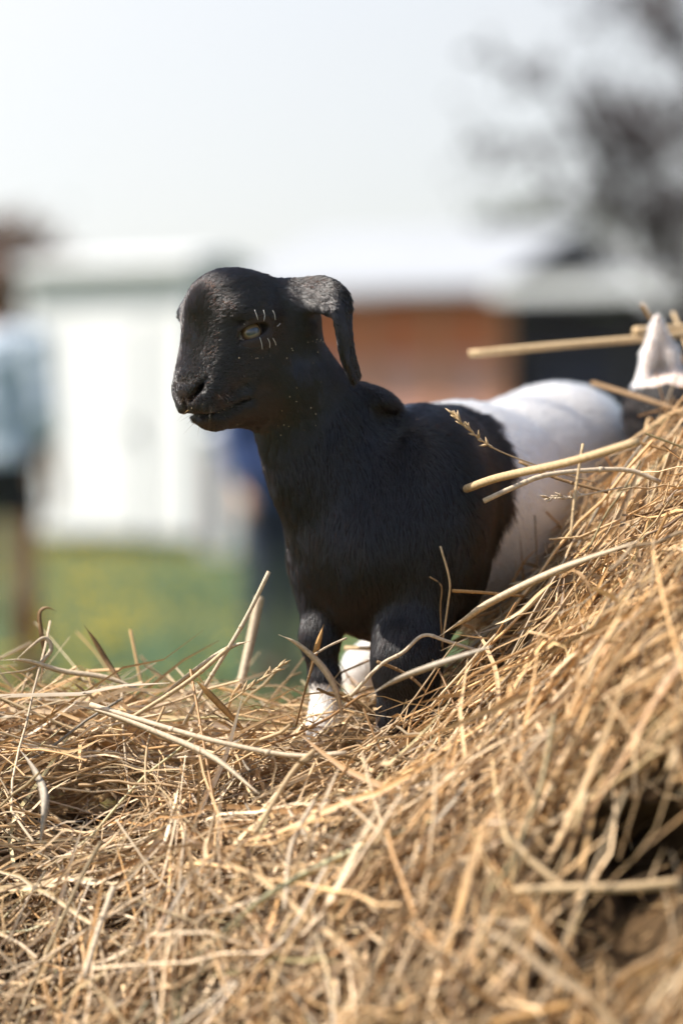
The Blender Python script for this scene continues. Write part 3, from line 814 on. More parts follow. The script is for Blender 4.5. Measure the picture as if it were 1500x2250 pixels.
eyeA = np.stack([EYE_N, EYE_A, EYE_B]); eye2A = np.stack([EYE2_N, EYE2_A, EYE2_B])
def bare(P):
    e1 = np.linalg.norm((P - (EYE_C + EYE_N * .009)) @ eyeA.T / np.array([.018, .0165, .0118]), axis=1) < 1
    e2 = np.linalg.norm((P - (EYE2_C + EYE2_N * .009)) @ eye2A.T / np.array([.018, .0165, .0118]), axis=1) < 1
    ns = np.linalg.norm((P - H(3.6, -4.95, 0)) @ HA.T / np.array([.0075, .0085, .0095]), axis=1) < 1
    return e1 | e2 | ns
# surface nearer the lens than the far side of the animal is coated more densely
def dens_black(P):
    head = np.linalg.norm(P - H(-1, -1.5, 0), axis=1) < .09
    return np.where(whiteness(P) < .004, 1.0, 0.0) * np.where(head, 4.6, 1.0)
def dens_white(P): return np.where(whiteness(P) > -.002, 1.0, 0.0)
M_black = hair_mat('black_body_hair', .998, .45, .22, .35, .0, sheen=.005)
M_face = hair_mat('black_face_hair', .98, .60, .22, .35, .0, sheen=.022)
M_whiteh = hair_mat('white_hair', 0, 0, .42, .6, tint=(.88, .83, .75))
pts, r, P = grow(330000, dens_black)
k_ = (whiteness(P) < .002 + RNG.normal(0, .0035, len(P))) & ~bare(P)
hd_ = np.linalg.norm(P - H(-1.2, -1.2, 0), axis=1) + RNG.normal(0, .016, len(P)) < .078
hd_ |= (P[:, 2] > G(700, 740)[2] + RNG.normal(0, .010, len(P))) & (P[:, 0] < G(800, 800)[0])
make_curves('face_coat', pts[k_ & hd_], r[k_ & hd_], M_face, goat)
make_curves('body_coat', pts[k_ & ~hd_], r[k_ & ~hd_], M_black, goat)
pts, r, P = grow(90000, dens_white, rad=.00021, tuft=2.2)
k_ = whiteness(P) > RNG.normal(0, .003, len(P))
make_curves('white_coat', pts[k_], r[k_], M_whiteh, goat)

# --- eyes
def eye_mat():
    m, t, p = new_mat('goat_eye')
    tc = t.nodes.new('ShaderNodeTexCoord'); sx = t.nodes.new('ShaderNodeSeparateXYZ'); t.links.new(tc.outputs['Object'], sx.inputs[0])
    def math_(op, a, b=None):
        n = t.nodes.new('ShaderNodeMath'); n.operation = op
        for i, v in enumerate((a, b)):
            if v is None: continue
            if isinstance(v, (int, float)): n.inputs[i].default_value = v
            else: t.links.new(v, n.inputs[i])
        return n.outputs[0]
    y, z = sx.outputs[1], sx.outputs[2]
    rr = math_('SQRT', math_('ADD', math_('MULTIPLY', y, y), math_('MULTIPLY', z, z)))
    nz = t.nodes.new('ShaderNodeTexNoise'); nz.inputs['Scale'].default_value = 900; t.links.new(tc.outputs['Object'], nz.inputs['Vector'])
    rr2 = math_('ADD', rr, math_('MULTIPLY', math_('SUBTRACT', nz.outputs[0], .5), .0012))
    ramp = t.nodes.new('ShaderNodeValToRGB')
    e = ramp.color_ramp.elements
    e[0].position = 0; e[0].color = (.24, .17, .11, 1); e[1].position = 1; e[1].color = (.40, .34, .30, 1)
    for pos, c in ((.45, (.30, .205, .12, 1)), (.62, (.20, .10, .04, 1)), (.70, (.10, .05, .03, 1)), (.76, (.09, .05, .035, 1)), (.80, (.38, .32, .28, 1))):
        n = e.new(pos); n.color = c
    t.links.new(math_('DIVIDE', rr2, .0110), ramp.inputs[0])
    # horizontal slot pupil, slate grey
    py = math_('POWER', math_('ABSOLUTE', math_('DIVIDE', y, .0056)), 4); pz = math_('POWER', math_('ABSOLUTE', math_('DIVIDE', z, .0024)), 2)
    mk = t.nodes.new('ShaderNodeMapRange'); mk.inputs[1].default_value = .7; mk.inputs[2].default_value = 1.3; mk.inputs[3].default_value = 1; mk.inputs[4].default_value = 0
    t.links.new(math_('ADD', py, pz), mk.inputs[0])
    mx = t.nodes.new('ShaderNodeMixRGB'); mx.inputs[2].default_value = (.06, .06, .062, 1)
    t.links.new(mk.outputs[0], mx.inputs[0]); t.links.new(ramp.outputs[0], mx.inputs[1]); t.links.new(mx.outputs[0], p.inputs['Base Color'])
    p.inputs['Roughness'].default_value = .25; p.inputs['Coat Weight'].default_value = 1; p.inputs['Coat Roughness'].default_value = .02; p.inputs['Coat IOR'].default_value = 1.45
    return m
M_eye = eye_mat()
def eyeball(c, n_, a_, b_):
    V = []; F = []; nu, nv = 28, 20
    for i in range(nv + 1):
        th = math.pi * i / nv
        for j in range(nu):
            ph = 2 * math.pi * j / nu; x = math.cos(th); q = math.sin(th)
            rr = .0112 + .0008 * max(0, (x - .72) / .28)          # cornea bulge
            V.append((rr * x, rr * q * math.cos(ph), rr * q * math.sin(ph)))
    for i in range(nv):
        for j in range(nu): F.append((i * nu + j, (i + 1) * nu + j, (i + 1) * nu + (j + 1) % nu, i * nu + (j + 1) % nu))
    o = mesh_np('eye', np.array(V), np.array(F), [M_eye])
    m = Matrix(((n_[0], a_[0], b_[0], c[0]), (n_[1], a_[1], b_[1], c[1]), (n_[2], a_[2], b_[2], c[2]), (0, 0, 0, 1)))
    o.parent = goat; o.matrix_parent_inverse = Matrix.Translation(-Vector(goat.location)); o.matrix_basis = m
eyeball(EYE_C - EYE_N * .0015, EYE_N, EYE_A, EYE_B); eyeball(EYE2_C - EYE2_N * .0015, EYE2_N, EYE2_A, EYE2_B)

# --- stitches round the eye, whiskers, dust: laid on the skin
bvh = BVHTree.FromPolygons(GV.tolist(), GQ.tolist())
def on_skin(px, py, up=.0016):
    o = np.array([0, 0, CAM_H]); d = unit(at(px, py, 1.8) - o)
    hit, nrm, _, _ = bvh.ray_cast(Vector(o), Vector(d))
    return None if hit is None else (np.array(hit) + np.array(nrm) * up, np.array(nrm))
M_thread = plain('pale_suture', (.80, .77, .72), .4, .05, 50)
def local_mesh(mb, name, mat, smooth=True):
    o = mb.build(name, mat, None, smooth); return to_local(o, goat)
for pl in (((554, 683), (558, 691), (562, 702)), ((571, 682), (576, 695), (573, 703)), ((592, 684), (596, 692), (597, 703)),
           ((567, 744), (570, 753), (571, 764)), ((581, 742), (588, 752), (586, 762)), ((591, 742), (596, 750), (600, 759)), 
           ((539, 704), (545, 709), (551, 716)), ((601, 716), (604, 713), (608, 710))):
    w_ = [on_skin(a, b, .0036) for a, b in pl]
    if any(x is None for x in w_): continue
    P_ = catmull([w_[0][0], (w_[0][0] + w_[2][0] + w_[1][0]) / 3 + w_[1][1] * .0004, w_[2][0]], 7)
    local_mesh(MB().tube(P_, [.00012] + [.00019] * 5 + [.00012], 6), 'stitch', M_thread)
def dust():
    mb = MB(); r = np.random.default_rng(3)
    spots = [(690 + r.normal(0, 10), 755 + r.normal(0, 14)) for _ in range(12)] + [(560 + r.normal(0, 14), 783 + r.normal(0, 4)) for _ in range(8)] + \
            [(r.uniform(600, 720), r.uniform(750, 960)) for _ in range(14)] + [(r.uniform(405, 520), r.uniform(880, 935)) for _ in range(9)] + [(521, 745), (522, 751), (636, 771), (634, 767)]
    for a, b in spots:
        w_ = on_skin(a, b, .0042)
        if w_ is None: continue
        s = r.uniform(.00018, .00045); d = unit(r.normal(size=3)) * s
        mb.tube([w_[0] - d, w_[0], w_[0] + d], [s * .3, s, s * .3], 5)
    o = local_mesh(mb, 'hay_dust', plain('hay_dust', (.62, .48, .30), .8)); o['kind'] = 'stuff'
    n = 70; W = []
    for _ in range(400):
        w_ = on_skin(r.uniform(396, 520), r.uniform(860, 940), 0)
        if w_ is not None: W.append(w_)
        if len(W) == n: break
    pp = np.zeros((len(W), 5, 3))
    for i, (p_, n_) in enumerate(W):
        d = unit(n_ + r.normal(0, .3, 3) + HF * .3 + dn * .35); L = r.uniform(.004, .013)
        for j in range(5): pp[i, j] = p_ + d * L * j / 4 + dn * .1 * L * (j / 4) ** 2
    make_curves('whiskers', pp, np.tile(np.linspace(.00012, .00003, 5), (len(W), 1)), hair_mat('whisker', .55, .6, .3), goat)
dust()

# ------------------------------------------------------------------ second goat behind the hay
def second_goat():
    o2 = []; Y = GY + .30
    g2 = lambda a, b, d=0.0: at(a, b, Y + d)
    hd = g2(1475, 905)
    o2.append(('u', ell(hd, (.040, .05, .036)), .02))
    o2.append(('u', cone(hd, hd + [.03, -.055, -.055], .030, .018), .02))
    o2.append(('u', ell(hd + [.033, -.062, -.062], (.017, .015, .014)), .01))
    chain(o2, [hd + [.01, .02, -.01], hd + [.04, .09, -.10], hd + [.06, .13, -.17]], [.032, .042, .06], .03)
    chain(o2, [hd + [.06, .13, -.18], hd + [.12, .38, -.18]], [.075, .075], .03)
    for x, y in ((.03, .10), (.10, .12), (.09, .38), (.16, .40)):
        chain(o2, [hd + [x, y, -.2], hd + [x, y - .02, -.32], hd + [x, y, -.44]], [.03, .016, .015], .012)
    def cup(pts, w_, t_, wax):
        for i in range(len(pts) - 1): o2.append(('u', flat(pts[i], pts[i + 1], w_[i], w_[i + 1], t_[i], t_[i + 1], wax), .006))
    # upright ear with two raised edges, open to the front
    tip = g2(1443, 700, -.02)
    cup([g2(1455, 835, .0), g2(1452, 770, -.012), tip], [.017, .0125, .001], [.0045, .0035, .0015], [1, .1, 0])
    cup([g2(1408, 850, -.012), g2(1424, 775, -.018), tip], [.006, .005, .001], [.0035, .003, .0015], [.3, -1, 0])
    cup([g2(1487, 835, -.012), g2(1472, 775, -.018), tip], [.006, .005, .001], [.0035, .003, .0015], [.3, 1, 0])
    cup([g2(1520, 850, .0), g2(1565, 790, 0), g2(1590, 740, .0)], [.015, .014, .002], [.004, .0035, .0015], [.5, .8, 0])
    V, Q = sdf_mesh(o2, .003); N, A = vnormals(V, Q)
    ear_m = (V[:, 2] > g2(1450, 842)[2] + .012 * np.abs(V[:, 0] - g2(1450, 840)[0]) / .03 * -1) & (V[:, 0] < g2(1500, 800)[0] + .0) & (V[:, 2] > g2(1450, 850)[2])
    colr = np.where(ear_m[:, None], np.array([.60, .46, .38]), np.array([.014, .011, .010]))
    t = empty('goat_kid', tuple(hd + [.06, .13, -.44]))
    tag(t, 'black goat kid with a pale upright ear, mostly hidden behind the hay', 'goat')
    to_local(mesh_np('body', V, Q, [M_skin], None, True, colr), t)
    for nm, msk, mat, L, nh in (('black_coat', ~ear_m, M_black, .007, 60000), ('ear_hair', ear_m, M_whiteh, .0055, 9000)):
        fm = msk[Q].all(1); q = Q[fm]; cdf = np.cumsum(A[fm]); cdf /= cdf[-1]
        fi = np.searchsorted(cdf, RNG.random(nh)); P = V[q[fi]].mean(1) + RNG.normal(0, .001, (nh, 3)); n_ = N[q[fi][:, 0]]
        d = rows_unit(n_ * .45 + np.array([0, .3, -.8]) + RNG.normal(0, .15, (nh, 3)))
        pp = P[:, None] + d[:, None] * (L * np.linspace(0, 1, 4))[None, :, None]
        make_curves(nm, pp, np.tile(np.linspace(.00022, .00005, 4), (nh, 1)), mat, t)
second_goat()
# ------------------------------------------------------------------ hay pile
hp = [(0, 1560, 1.92), (250, 1570, 1.92), (500, 1578, 1.90), (712, 1568, 1.88), (850, 1575, 1.86), (930, 1545, 1.85), (1000, 1500, 1.85), (1060, 1440, 1.85), (1120, 1385, 1.85),
      (1200, 1310, 1.85), (1300, 1215, 1.85), (1400, 1120, 1.86), (1500, 1040, 1.88), (1350, 1060, 2.0), (1420, 960, 2.05), (1500, 905, 2.07), (1700, 850, 2.05), (1700, 1000, 1.85),
      (0, 1640, 1.83), (250, 1640, 1.83), (500, 1670, 1.81), (700, 1680, 1.78), (900, 1655, 1.75), (1100, 1500, 1.73),
      (0, 1850, 1.77), (250, 1850, 1.74), (500, 1850, 1.68), (750, 1850, 1.63), (1000, 1750, 1.60), (1150, 1600, 1.62), (1300, 1400, 1.66), (1500, 1240, 1.68),
      (0, 2250, 1.64), (300, 2250, 1.58), (600, 2250, 1.53), (900, 2250, 1.46), (1150, 2250, 1.43), (1400, 2250, 1.40), (1300, 1550, 1.56), (1500, 1450, 1.52), (1300, 1800, 1.52), (1500, 1720, 1.45),
      (1420, 1900, 1.46), (1550, 1900, 1.43), (1700, 1500, 1.48), (1700, 2250, 1.45),
      (795, 1640, 2.08), (1000, 1600, 2.10), (300, 1590, 2.10), (0, 1590, 2.10), (1100, 1560, 2.2), (1300, 1400, 2.3), (1500, 1250, 2.35), (-200, 1560, 1.92), (-200, 1900, 1.74)]
HP = np.array([at(*p) for p in hp])
extra = []
for x in (-1.1, -.75, -.4, 0, .4, .75, 1.1):
    extra += [(x, .95, 0.05), (x, 1.25, .45 if abs(x) < .8 else .2), (x, 2.6, .62 if abs(x) < .8 else .3), (x, 3.1, .25), (x, 3.4, 0.02)]
for y in (1.5, 1.9, 2.3): extra += [(-.62, y, .74), (-1.0, y, .4), (-1.35, y, .02), (.62, y, .88), (1.0, y, .5), (1.35, y, .02)]
PT = np.vstack([HP, np.array(extra)])
SCL = .25
def rbf_fit(X, z):
    d = np.linalg.norm(X[:, None] - X[None], axis=2) / SCL
    K = d + np.eye(len(X)) * .02
    A = np.block([[K, np.c_[np.ones(len(X)), X]], [np.c_[np.ones(len(X)), X].T, np.zeros((3, 3))]])
    return np.linalg.solve(A, np.r_[z, 0, 0, 0])
WTS = rbf_fit(PT[:, :2], PT[:, 2])
GX0, GX1, GY0, GY1, GS = -1.4, 1.4, .9, 3.5, .01
gx = np.arange(GX0, GX1 + GS / 2, GS); gy = np.arange(GY0, GY1 + GS / 2, GS)
XX, YY = np.meshgrid(gx, gy, indexing='ij'); XY = np.stack([XX.ravel(), YY.ravel()], 1)
ZZ = np.zeros(len(XY))
for s in range(0, len(XY), 20000):
    q = XY[s:s + 20000]; d = np.linalg.norm(q[:, None] - PT[None, :, :2], axis=2) / SCL
    ZZ[s:s + 20000] = d @ WTS[:len(PT)] + WTS[len(PT)] + q @ WTS[len(PT) + 1:]
nb1, nb2 = SNoise(.11, 9, 31, 2), SNoise(.05, 9, 32, 2)
ZZ += nb1(XY) * .006 + nb2(XY) * .008
ZZ = np.maximum(ZZ, .01 + 0 * ZZ).reshape(XX.shape)
def hz(x, y):
    u = np.clip((x - GX0) / GS, 0, len(gx) - 1.001); v = np.clip((y - GY0) / GS, 0, len(gy) - 1.001)
    i, j = u.astype(int), v.astype(int); a, b = u - i, v - j
    return ZZ[i, j] * (1 - a) * (1 - b) + ZZ[i + 1, j] * a * (1 - b) + ZZ[i, j + 1] * (1 - a) * b + ZZ[i + 1, j + 1] * a * b

PAL = np.array([(.66, .52, .34), (.60, .44, .25), (.52, .36, .19), (.72, .61, .45), (.44, .28, .13), (.55, .45, .28), (.36, .22, .10), (.58, .53, .44), (.50, .46, .27)])
PALW = np.array([.22, .18, .14, .20, .09, .09, .06, .05, .02]); PALW = PALW / PALW.sum()

def strands(n, sampler, lens, widths, tube_frac, k, off, tilt_sd, yaw, seed, bend=.16, follow=.35, zfn=None):
    """hay strands lying over the pile; returns verts, face arrays, colours"""
    r = np.random.default_rng(seed)
    x, y = sampler(r, n); n = len(x)
    L = r.uniform(*lens, n) * (1 - .55 * r.random(n) ** 2); wd = widths[0] * (widths[1] / widths[0]) ** r.random(n)
    e = .012
    sx = (hz(x + e, y) - hz(x - e, y)) / (2 * e); sy = (hz(x, y + e) - hz(x, y - e)) / (2 * e)
    nrm = rows_unit(np.stack([-sx, -sy, np.ones(n)], 1))
    hd = yaw(r, x, y, nrm)                                   # preferred 3-D direction
    d = rows_unit(hd - nrm * (hd * nrm).sum(1, keepdims=True))
    bt = np.cross(nrm, d)
    tl = r.normal(0, tilt_sd, n)
    t = np.linspace(-.5, .5, k)
    b1 = r.normal(0, bend, n); b2 = r.normal(0, bend * .6, n); wv = r.normal(0, bend * .08, n); ph = r.uniform(0, 6.28, n)
    kink = (r.random(n) < .30) * r.normal(0, .9, n); kt = r.uniform(-.3, .3, n); kn = (r.random(n) < .3) * r.normal(0, .5, n)
    kk = np.maximum(t[None] - kt[:, None], 0)
    lat = b1[:, None] * (t[None] ** 2 - .08) + wv[:, None] * np.sin(t[None] * 7 + ph[:, None]) * .4 + kink[:, None] * kk
    vert = b2[:, None] * (t[None] ** 2 - .08) * .6 + tl[:, None] * t[None] + kn[:, None] * kk
    zo = off(r, n)
    base = np.stack([x, y, hz(x, y)], 1) + nrm * zo[:, None]
    P = base[:, None] + L[:, None, None] * (d[:, None] * t[None, :, None] + bt[:, None] * lat[..., None] + nrm[:, None] * vert[..., None])
    # settle onto the pile
    hh = hz(P[..., 0].ravel(), P[..., 1].ravel()).reshape(n, k)
    plane = base[:, None, 2] - (nrm[:, None, 0] * (P[..., 0] - base[:, None, 0]) + nrm[:, None, 1] * (P[..., 1] - base[:, None, 1])) / nrm[:, None, 2]
    P[..., 2] += (hh + (zo / nrm[:, 2])[:, None] - plane) * follow
    up_ = (P[..., 2] - hh).max(1); ok = up_ < np.where(x > -.07, .045, .075)
    ok &= ~((in_hollow(P).max(1) > 0) & (r.random(n) < .93))
    P = P[ok]; nrm = nrm[ok]; wd = wd[ok]; n = len(P)
    T = np.gradient(P, axis=1); T = T / np.maximum(np.linalg.norm(T, axis=2, keepdims=True), 1e-9)
    roll = r.uniform(-1.2, 1.2, n); tw = r.normal(0, 1.0, n)
    ra = roll[:, None] + tw[:, None] * t[None]
    s0 = np.cross(np.broadcast_to(nrm[:, None], T.shape), T); s0 /= np.maximum(np.linalg.norm(s0, axis=2, keepdims=True), 1e-9)
    u0 = np.cross(T, s0)
    S_ = s0 * np.cos(ra)[..., None] + u0 * np.sin(ra)[..., None]; U_ = np.cross(T, S_)
    tube = r.random(n) < tube_frac
    prof = np.where(tube[:, None], 1.0 - .12 * (t[None] + .5), np.clip(1.05 - np.abs(t[None] * 2) ** 3.0, .12, 1))
    W = (wd * np.where(tube, .62, 1.0))[:, None] * prof
    side = np.clip((P[:, 0, 0] + .05) / .25, 0, 1)[:, None]
    c = PAL[r.choice(len(PAL), n, p=PALW)] * r.uniform(.38, 1.30, (n, 1)) * (np.array([.98, .88, .77]) * (1 - side) + np.array([.94, .79, .61]) * side)
    # ribbons: three points across with a shallow crease
    ri = np.nonzero(~tube)[0]; ti = np.nonzero(tube)[0]
    cz = r.uniform(.05, .45, n)
    VR = np.stack([P[ri] - S_[ri] * W[ri][..., None] * .5, P[ri] - U_[ri] * (W[ri] * cz[ri][:, None])[..., None] * .5, P[ri] + S_[ri] * W[ri][..., None] * .5], 2)   # (m,k,3,3)
    m = len(ri); VRf = VR.reshape(-1, 3)
    g_ = np.arange(m)[:, None, None] * (k * 3) + np.arange(k - 1)[None, :, None] * 3
    q1 = (g_ + np.array([0, 1, 4, 3])).reshape(-1, 4); q2 = (g_ + np.array([1, 2, 5, 4])).reshape(-1, 4)
    NS = 5; m2 = len(ti)
    an = np.arange(NS) * 2 * math.pi / NS
    VT = P[ti][:, :, None] + (S_[ti][:, :, None] * np.cos(an)[None, None, :, None] + U_[ti][:, :, None] * np.sin(an)[None, None, :, None]) * (W[ti] * .5)[..., None, None]
    VTf = VT.reshape(-1, 3); o_ = len(VRf)
    g_ = o_ + np.arange(m2)[:, None, None] * (k * NS) + np.arange(k - 1)[None, :, None] * NS
    qt = np.concatenate([(g_ + np.array([j, (j + 1) % NS, NS + (j + 1) % NS, NS + j])).reshape(-1, 4) for j in range(NS)])
    vary = lambda idx, per: (c[idx][:, None] * (1 + .12 * np.sin(t * 9)[None, :, None] * r.normal(0, 1, (len(idx), 1, 1))))[:, :, None].repeat(per, 2).reshape(-1, 3)
    colr = np.concatenate([vary(ri, 3), vary(ti, NS)])
    return np.concatenate([VRf, VTf]), np.concatenate([q1, q2, qt]), np.clip(colr, .02, .9)

def samp(x0, x1, y0, y1, wfn=None):
    def f(r, n):
        X = r.uniform(x0, x1, n * 6); Y = r.uniform(y0, y1, n * 6)
        e = .01
        g = np.sqrt(1 + ((hz(X + e, Y) - hz(X - e, Y)) / (2 * e)) ** 2 + ((hz(X, Y + e) - hz(X, Y - e)) / (2 * e)) ** 2)
        wt = g if wfn is None else g * wfn(X, Y)
        k = r.random(n * 6) < wt / np.quantile(wt, .995)
        return X[k][:n], Y[k][:n]
    return f
def yaw_mix(r, x, y, nrm):
    n = len(x); a = r.uniform(0, 2 * math.pi, n)
    rnd = np.stack([np.cos(a), np.sin(a), np.zeros(n)], 1)
    # combed down to the front on the right-hand mound, draped down the front face on the other side
    comb = np.array([-.62, -.42, -.66]) + r.normal(0, .28, (n, 3))
    drape = np.array([-.05, -.55, -.8]) + r.normal(0, .55, (n, 3))
    along = np.stack([np.ones(n), r.normal(0, .35, n), np.zeros(n)], 1)
    wr = np.clip((x - .02) / .12, 0, 1) * .72
    wd = np.clip((1.80 - y) / .12, 0, 1) * .72 * (1 - wr)
    u = r.random(n)
    out = np.where((u < wr)[:, None], comb, np.where((u < wr + wd)[:, None], drape, np.where((u < wr + wd + (1 - wr - wd) * .5)[:, None], along, rnd)))
    return out
HK = [(at(1450, 1885, 1.46), (.060, .12, .034)), (at(1340, 2030, 1.45), (.035, .10, .022)), (at(620, 1720, 1.78), (.030, .05, .012)), (at(180, 1760, 1.80), (.035, .06, .012)), (at(1230, 1500, 1.62), (.02, .05, .010))]
def in_hollow(P):
    v = np.zeros(P.shape[:-1])
    for c, r in HK: v = np.maximum(v, 1 - (((P - c) / np.array(r)) ** 2).sum(-1))
    return v
patch = SNoise(.075, 10, 41, 2)
def hole(X, Y):
    return np.clip(.55 + .6 * patch(np.stack([X, Y], 1)), .08, 1.0)
parts = [
    strands(4200, samp(-.42, .45, 1.32, 2.25, hole), (.06, .22), (.0014, .0048), .38, 8, lambda r, n: -.075 + .055 * r.random(n), .14, yaw_mix, 1),
    strands(5200, samp(-.42, .45, 1.34, 2.25, hole), (.08, .28), (.0014, .0044), .45, 9, lambda r, n: -.034 + .034 * r.random(n), .16, yaw_mix, 2, .16, .3),
    strands(4200, samp(-.42, .45, 1.34, 2.20, hole), (.04, .16), (.0006, .0013), .75, 7, lambda r, n: -.045 + .045 * r.random(n), .28, yaw_mix, 3, .45, .4),
    strands(2600, samp(-.42, .45, 1.40, 2.10), (.012, .05), (.0008, .0034), .2, 4, lambda r, n: -.035 + .030 * r.random(n), .35, yaw_mix, 4),
    strands(520, samp(-.42, .30, 1.40, 1.95, hole), (.10, .30), (.0028, .0052), .5, 10, lambda r, n: -.012 + .018 * r.random(n), .14, yaw_mix, 7, .14, .25),
    strands(260, samp(-.42, .42, 1.60, 1.98, lambda X, Y: np.where((X > -.06) & (X < .13), .05, 1)), (.05, .13), (.0010, .0036), .55, 9, lambda r, n: .008 + .012 * r.random(n), .7, yaw_mix, 5, .4, .3),
    strands(5200, samp(-1.3, 1.3, .95, 3.3, lambda X, Y: np.where((np.abs(X) < .42) & (Y > 1.38) & (Y < 2.25), .02, 1)), (.12, .34), (.004, .009), .4, 6, lambda r, n: -.02 + .03 * r.random(n), .15, yaw_mix, 6),
]
nx, ny = len(gx), len(gy)
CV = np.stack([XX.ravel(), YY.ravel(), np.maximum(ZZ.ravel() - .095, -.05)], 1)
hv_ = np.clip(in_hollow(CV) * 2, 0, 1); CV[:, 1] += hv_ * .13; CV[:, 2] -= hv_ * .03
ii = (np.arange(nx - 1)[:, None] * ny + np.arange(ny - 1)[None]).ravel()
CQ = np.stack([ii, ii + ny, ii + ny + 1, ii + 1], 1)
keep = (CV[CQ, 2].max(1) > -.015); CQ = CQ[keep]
VS = [CV]; QS = [CQ]; CS = [np.tile(np.array([.07, .042, .02]), (len(CV), 1))]; o_ = len(CV)  # shade of the gaps between strands is put into the core's darker colour
for V, Q, c in parts:
    VS.append(V); QS.append(Q + o_); CS.append(c); o_ += len(V)
mi = np.concatenate([np.zeros(len(CQ))] + [np.ones(len(p[1])) for p in parts])
M_hay = attr_mat('dry_hay', .5, .4, .12, .22, 260)
M_core = attr_mat('hay_core_shade', .9, .1, 0, .6, 160)
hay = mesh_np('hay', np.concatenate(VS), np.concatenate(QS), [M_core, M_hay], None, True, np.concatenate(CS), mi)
tag(hay, 'loose golden dry hay heaped under the goat kid', 'hay', kind='stuff')
print('hay verts', o_)

# ------------------------------------------------------------------ single stalks that stand out of the pile
def seedhead(mb, P, i0, r):
    """grass florets along the end of a stalk"""
    for i in range(i0, len(P)):
        tdir = unit(P[min(i + 1, len(P) - 1)] - P[i - 1])
        for _ in range(2):
            d = unit(tdir + r.normal(0, .42, 3)); L = r.uniform(.005, .010)
            mb.tube([P[i], P[i] + d * L * .45, P[i] + d * L], [.0005, .0011, .0002], 5)
def stalk(label, pts, width, colour, kind='stem', n=16, seed=0, group='single stalks poking out of the hay'):
    r = np.random.default_rng(seed + 100)
    P = catmull([G(*p) for p in pts], n)
    t = np.linspace(0, 1, n)
    base = P[-1]
    key = 'straw_%d' % int(colour[0] * 1000 + colour[2] * 77)
    mat = bpy.data.materials.get(key)
    if mat is None: mat = plain(key, colour, .6, .55, 420, .25)
    if kind in ('stem', 'seed'):
        rad = [width * .5 * (1 - .10 * x) for x in t]
        mb = MB().tube(P - base, rad, 7)
        if kind == 'stem' and width < .005:
            for i in (n // 3, (2 * n) // 3):                    # joints of the stem
                d = unit(P[i + 1] - P[i]) * width * .5
                mb.tube([P[i] - base - d, P[i] - base, P[i] - base + d], [width * .5, width * .56, width * .5], 7)
        if kind == 'seed': seedhead(mb, (P - base)[::-1], n // 2, r)
        o = mb.build('hay_stalk', mat, None, True)
    else:
        T = rows_unit(np.gradient(P, axis=0)); vw = np.array([0, 1.0, .15])
        s = rows_unit(np.cross(T, vw)); u = np.cross(T, s)
        tw = np.linspace(-.5, .7, n) * r.normal(0, .8)
        s2 = s * np.cos(tw)[:, None] + u * np.sin(tw)[:, None]; u2 = np.cross(T, s2)
        wv = width * np.clip(1.02 - np.abs(2 * t - 1.1) ** 2.2, .06, 1)[:, None]
        th = .00025
        ring = [P - s2 * wv * .5, P - u2 * wv * .16, P + s2 * wv * .5, P - u2 * (wv * .16 - th * 2)]
        V = np.stack(ring, 1).reshape(-1, 3) - base
        g_ = np.arange(n - 1)[:, None] * 4
        Q = np.concatenate([g_ + np.array([[j, (j + 1) % 4, 4 + (j + 1) % 4, 4 + j]]) for j in range(4)])
        o = mesh_np('hay_stalk', V, Q, [mat])
    o.location = base
    tag(o, label, 'hay stalk', group)
    return o
GOLD, PALE, BROWN, GREY, ORNG = (.44, .31, .17), (.46, .36, .245), (.20, .12, .055), (.36, .30, .225), (.38, .21, .075)
stalk('thick straw reaching out level above the white rump', [(1030, 778, .30), (1200, 762, .30), (1400, 745, .30), (1560, 728, .32)], .0075, GOLD)
stalk('short straw end lying just above the long level straw', [(1393, 728, .30), (1500, 722, .32), (1600, 715, .33)], .0085, GOLD)
stalk('blurred straw rising behind the pale upright ear', [(1410, 668, .33), (1440, 715, .32), (1500, 790, .30), (1530, 850, .28)], .0038, BROWN)
stalk('slanting blurred stalk at the frame edge above the upright ear', [(1478, 688, .35), (1500, 740, .33), (1530, 830, .3)], .004, GOLD)
stalk('brown straw slanting between the white rump and the second goat', [(1300, 842, .30), (1400, 872, .24), (1500, 905, .2)], .005, BROWN)
stalk('seed head stalk crossing the black and white border of the back', [(1000, 914, -.01), (1030, 945, -.01), (1090, 988, .0), (1200, 1030, .02), (1310, 1062, .04)], .0012, GOLD, 'seed', 26)
stalk('thick blurred straw stub pointing at the goat kid flank', [(1024, 1074, .0), (1100, 1048, -.05), (1250, 1015, -.12), (1400, 970, -.17)], .0065, GOLD)
stalk('pale jointed straw lying in front of the white flank', [(1062, 1101, -.01), (1130, 1070, -.005), (1210, 1042, .0), (1370, 1032, .01), (1450, 1060, .01)], .0042, PALE)
stalk('dark brown twig crossing over the pale jointed straw', [(1140, 1014, .03), (1220, 1050, .02), (1335, 1082, .01)], .0028, BROWN)
stalk('fine seed spike sticking out below the pale jointed straw', [(1205, 1094, -.01), (1260, 1092, .0), (1320, 1080, .005), (1370, 1070, .01)], .0013, PALE, 'seed', 20)
stalk('thin upright straw in front of the white flank', [(1280, 975, -.09), (1262, 1090, -.10), (1253, 1180, -.11)], .0022, GOLD)
stalk('forked thin stem standing against the black flank', [(967, 1200, -.01), (987, 1275, -.01), (983, 1330, -.005), (970, 1420, .0)], .0018, GOLD, 'plain_stem' if False else 'stem')
stalk('short side twig beside the forked thin stem', [(943, 1267, -.01), (969, 1288, -.01), (967, 1340, -.005), (972, 1430, .0)], .0015, BROWN)
stalk('level straw end pointing at the black flank above the broad blade', [(993, 1298, -.005), (1060, 1302, .0), (1150, 1310, .01)], .0028, ORNG)
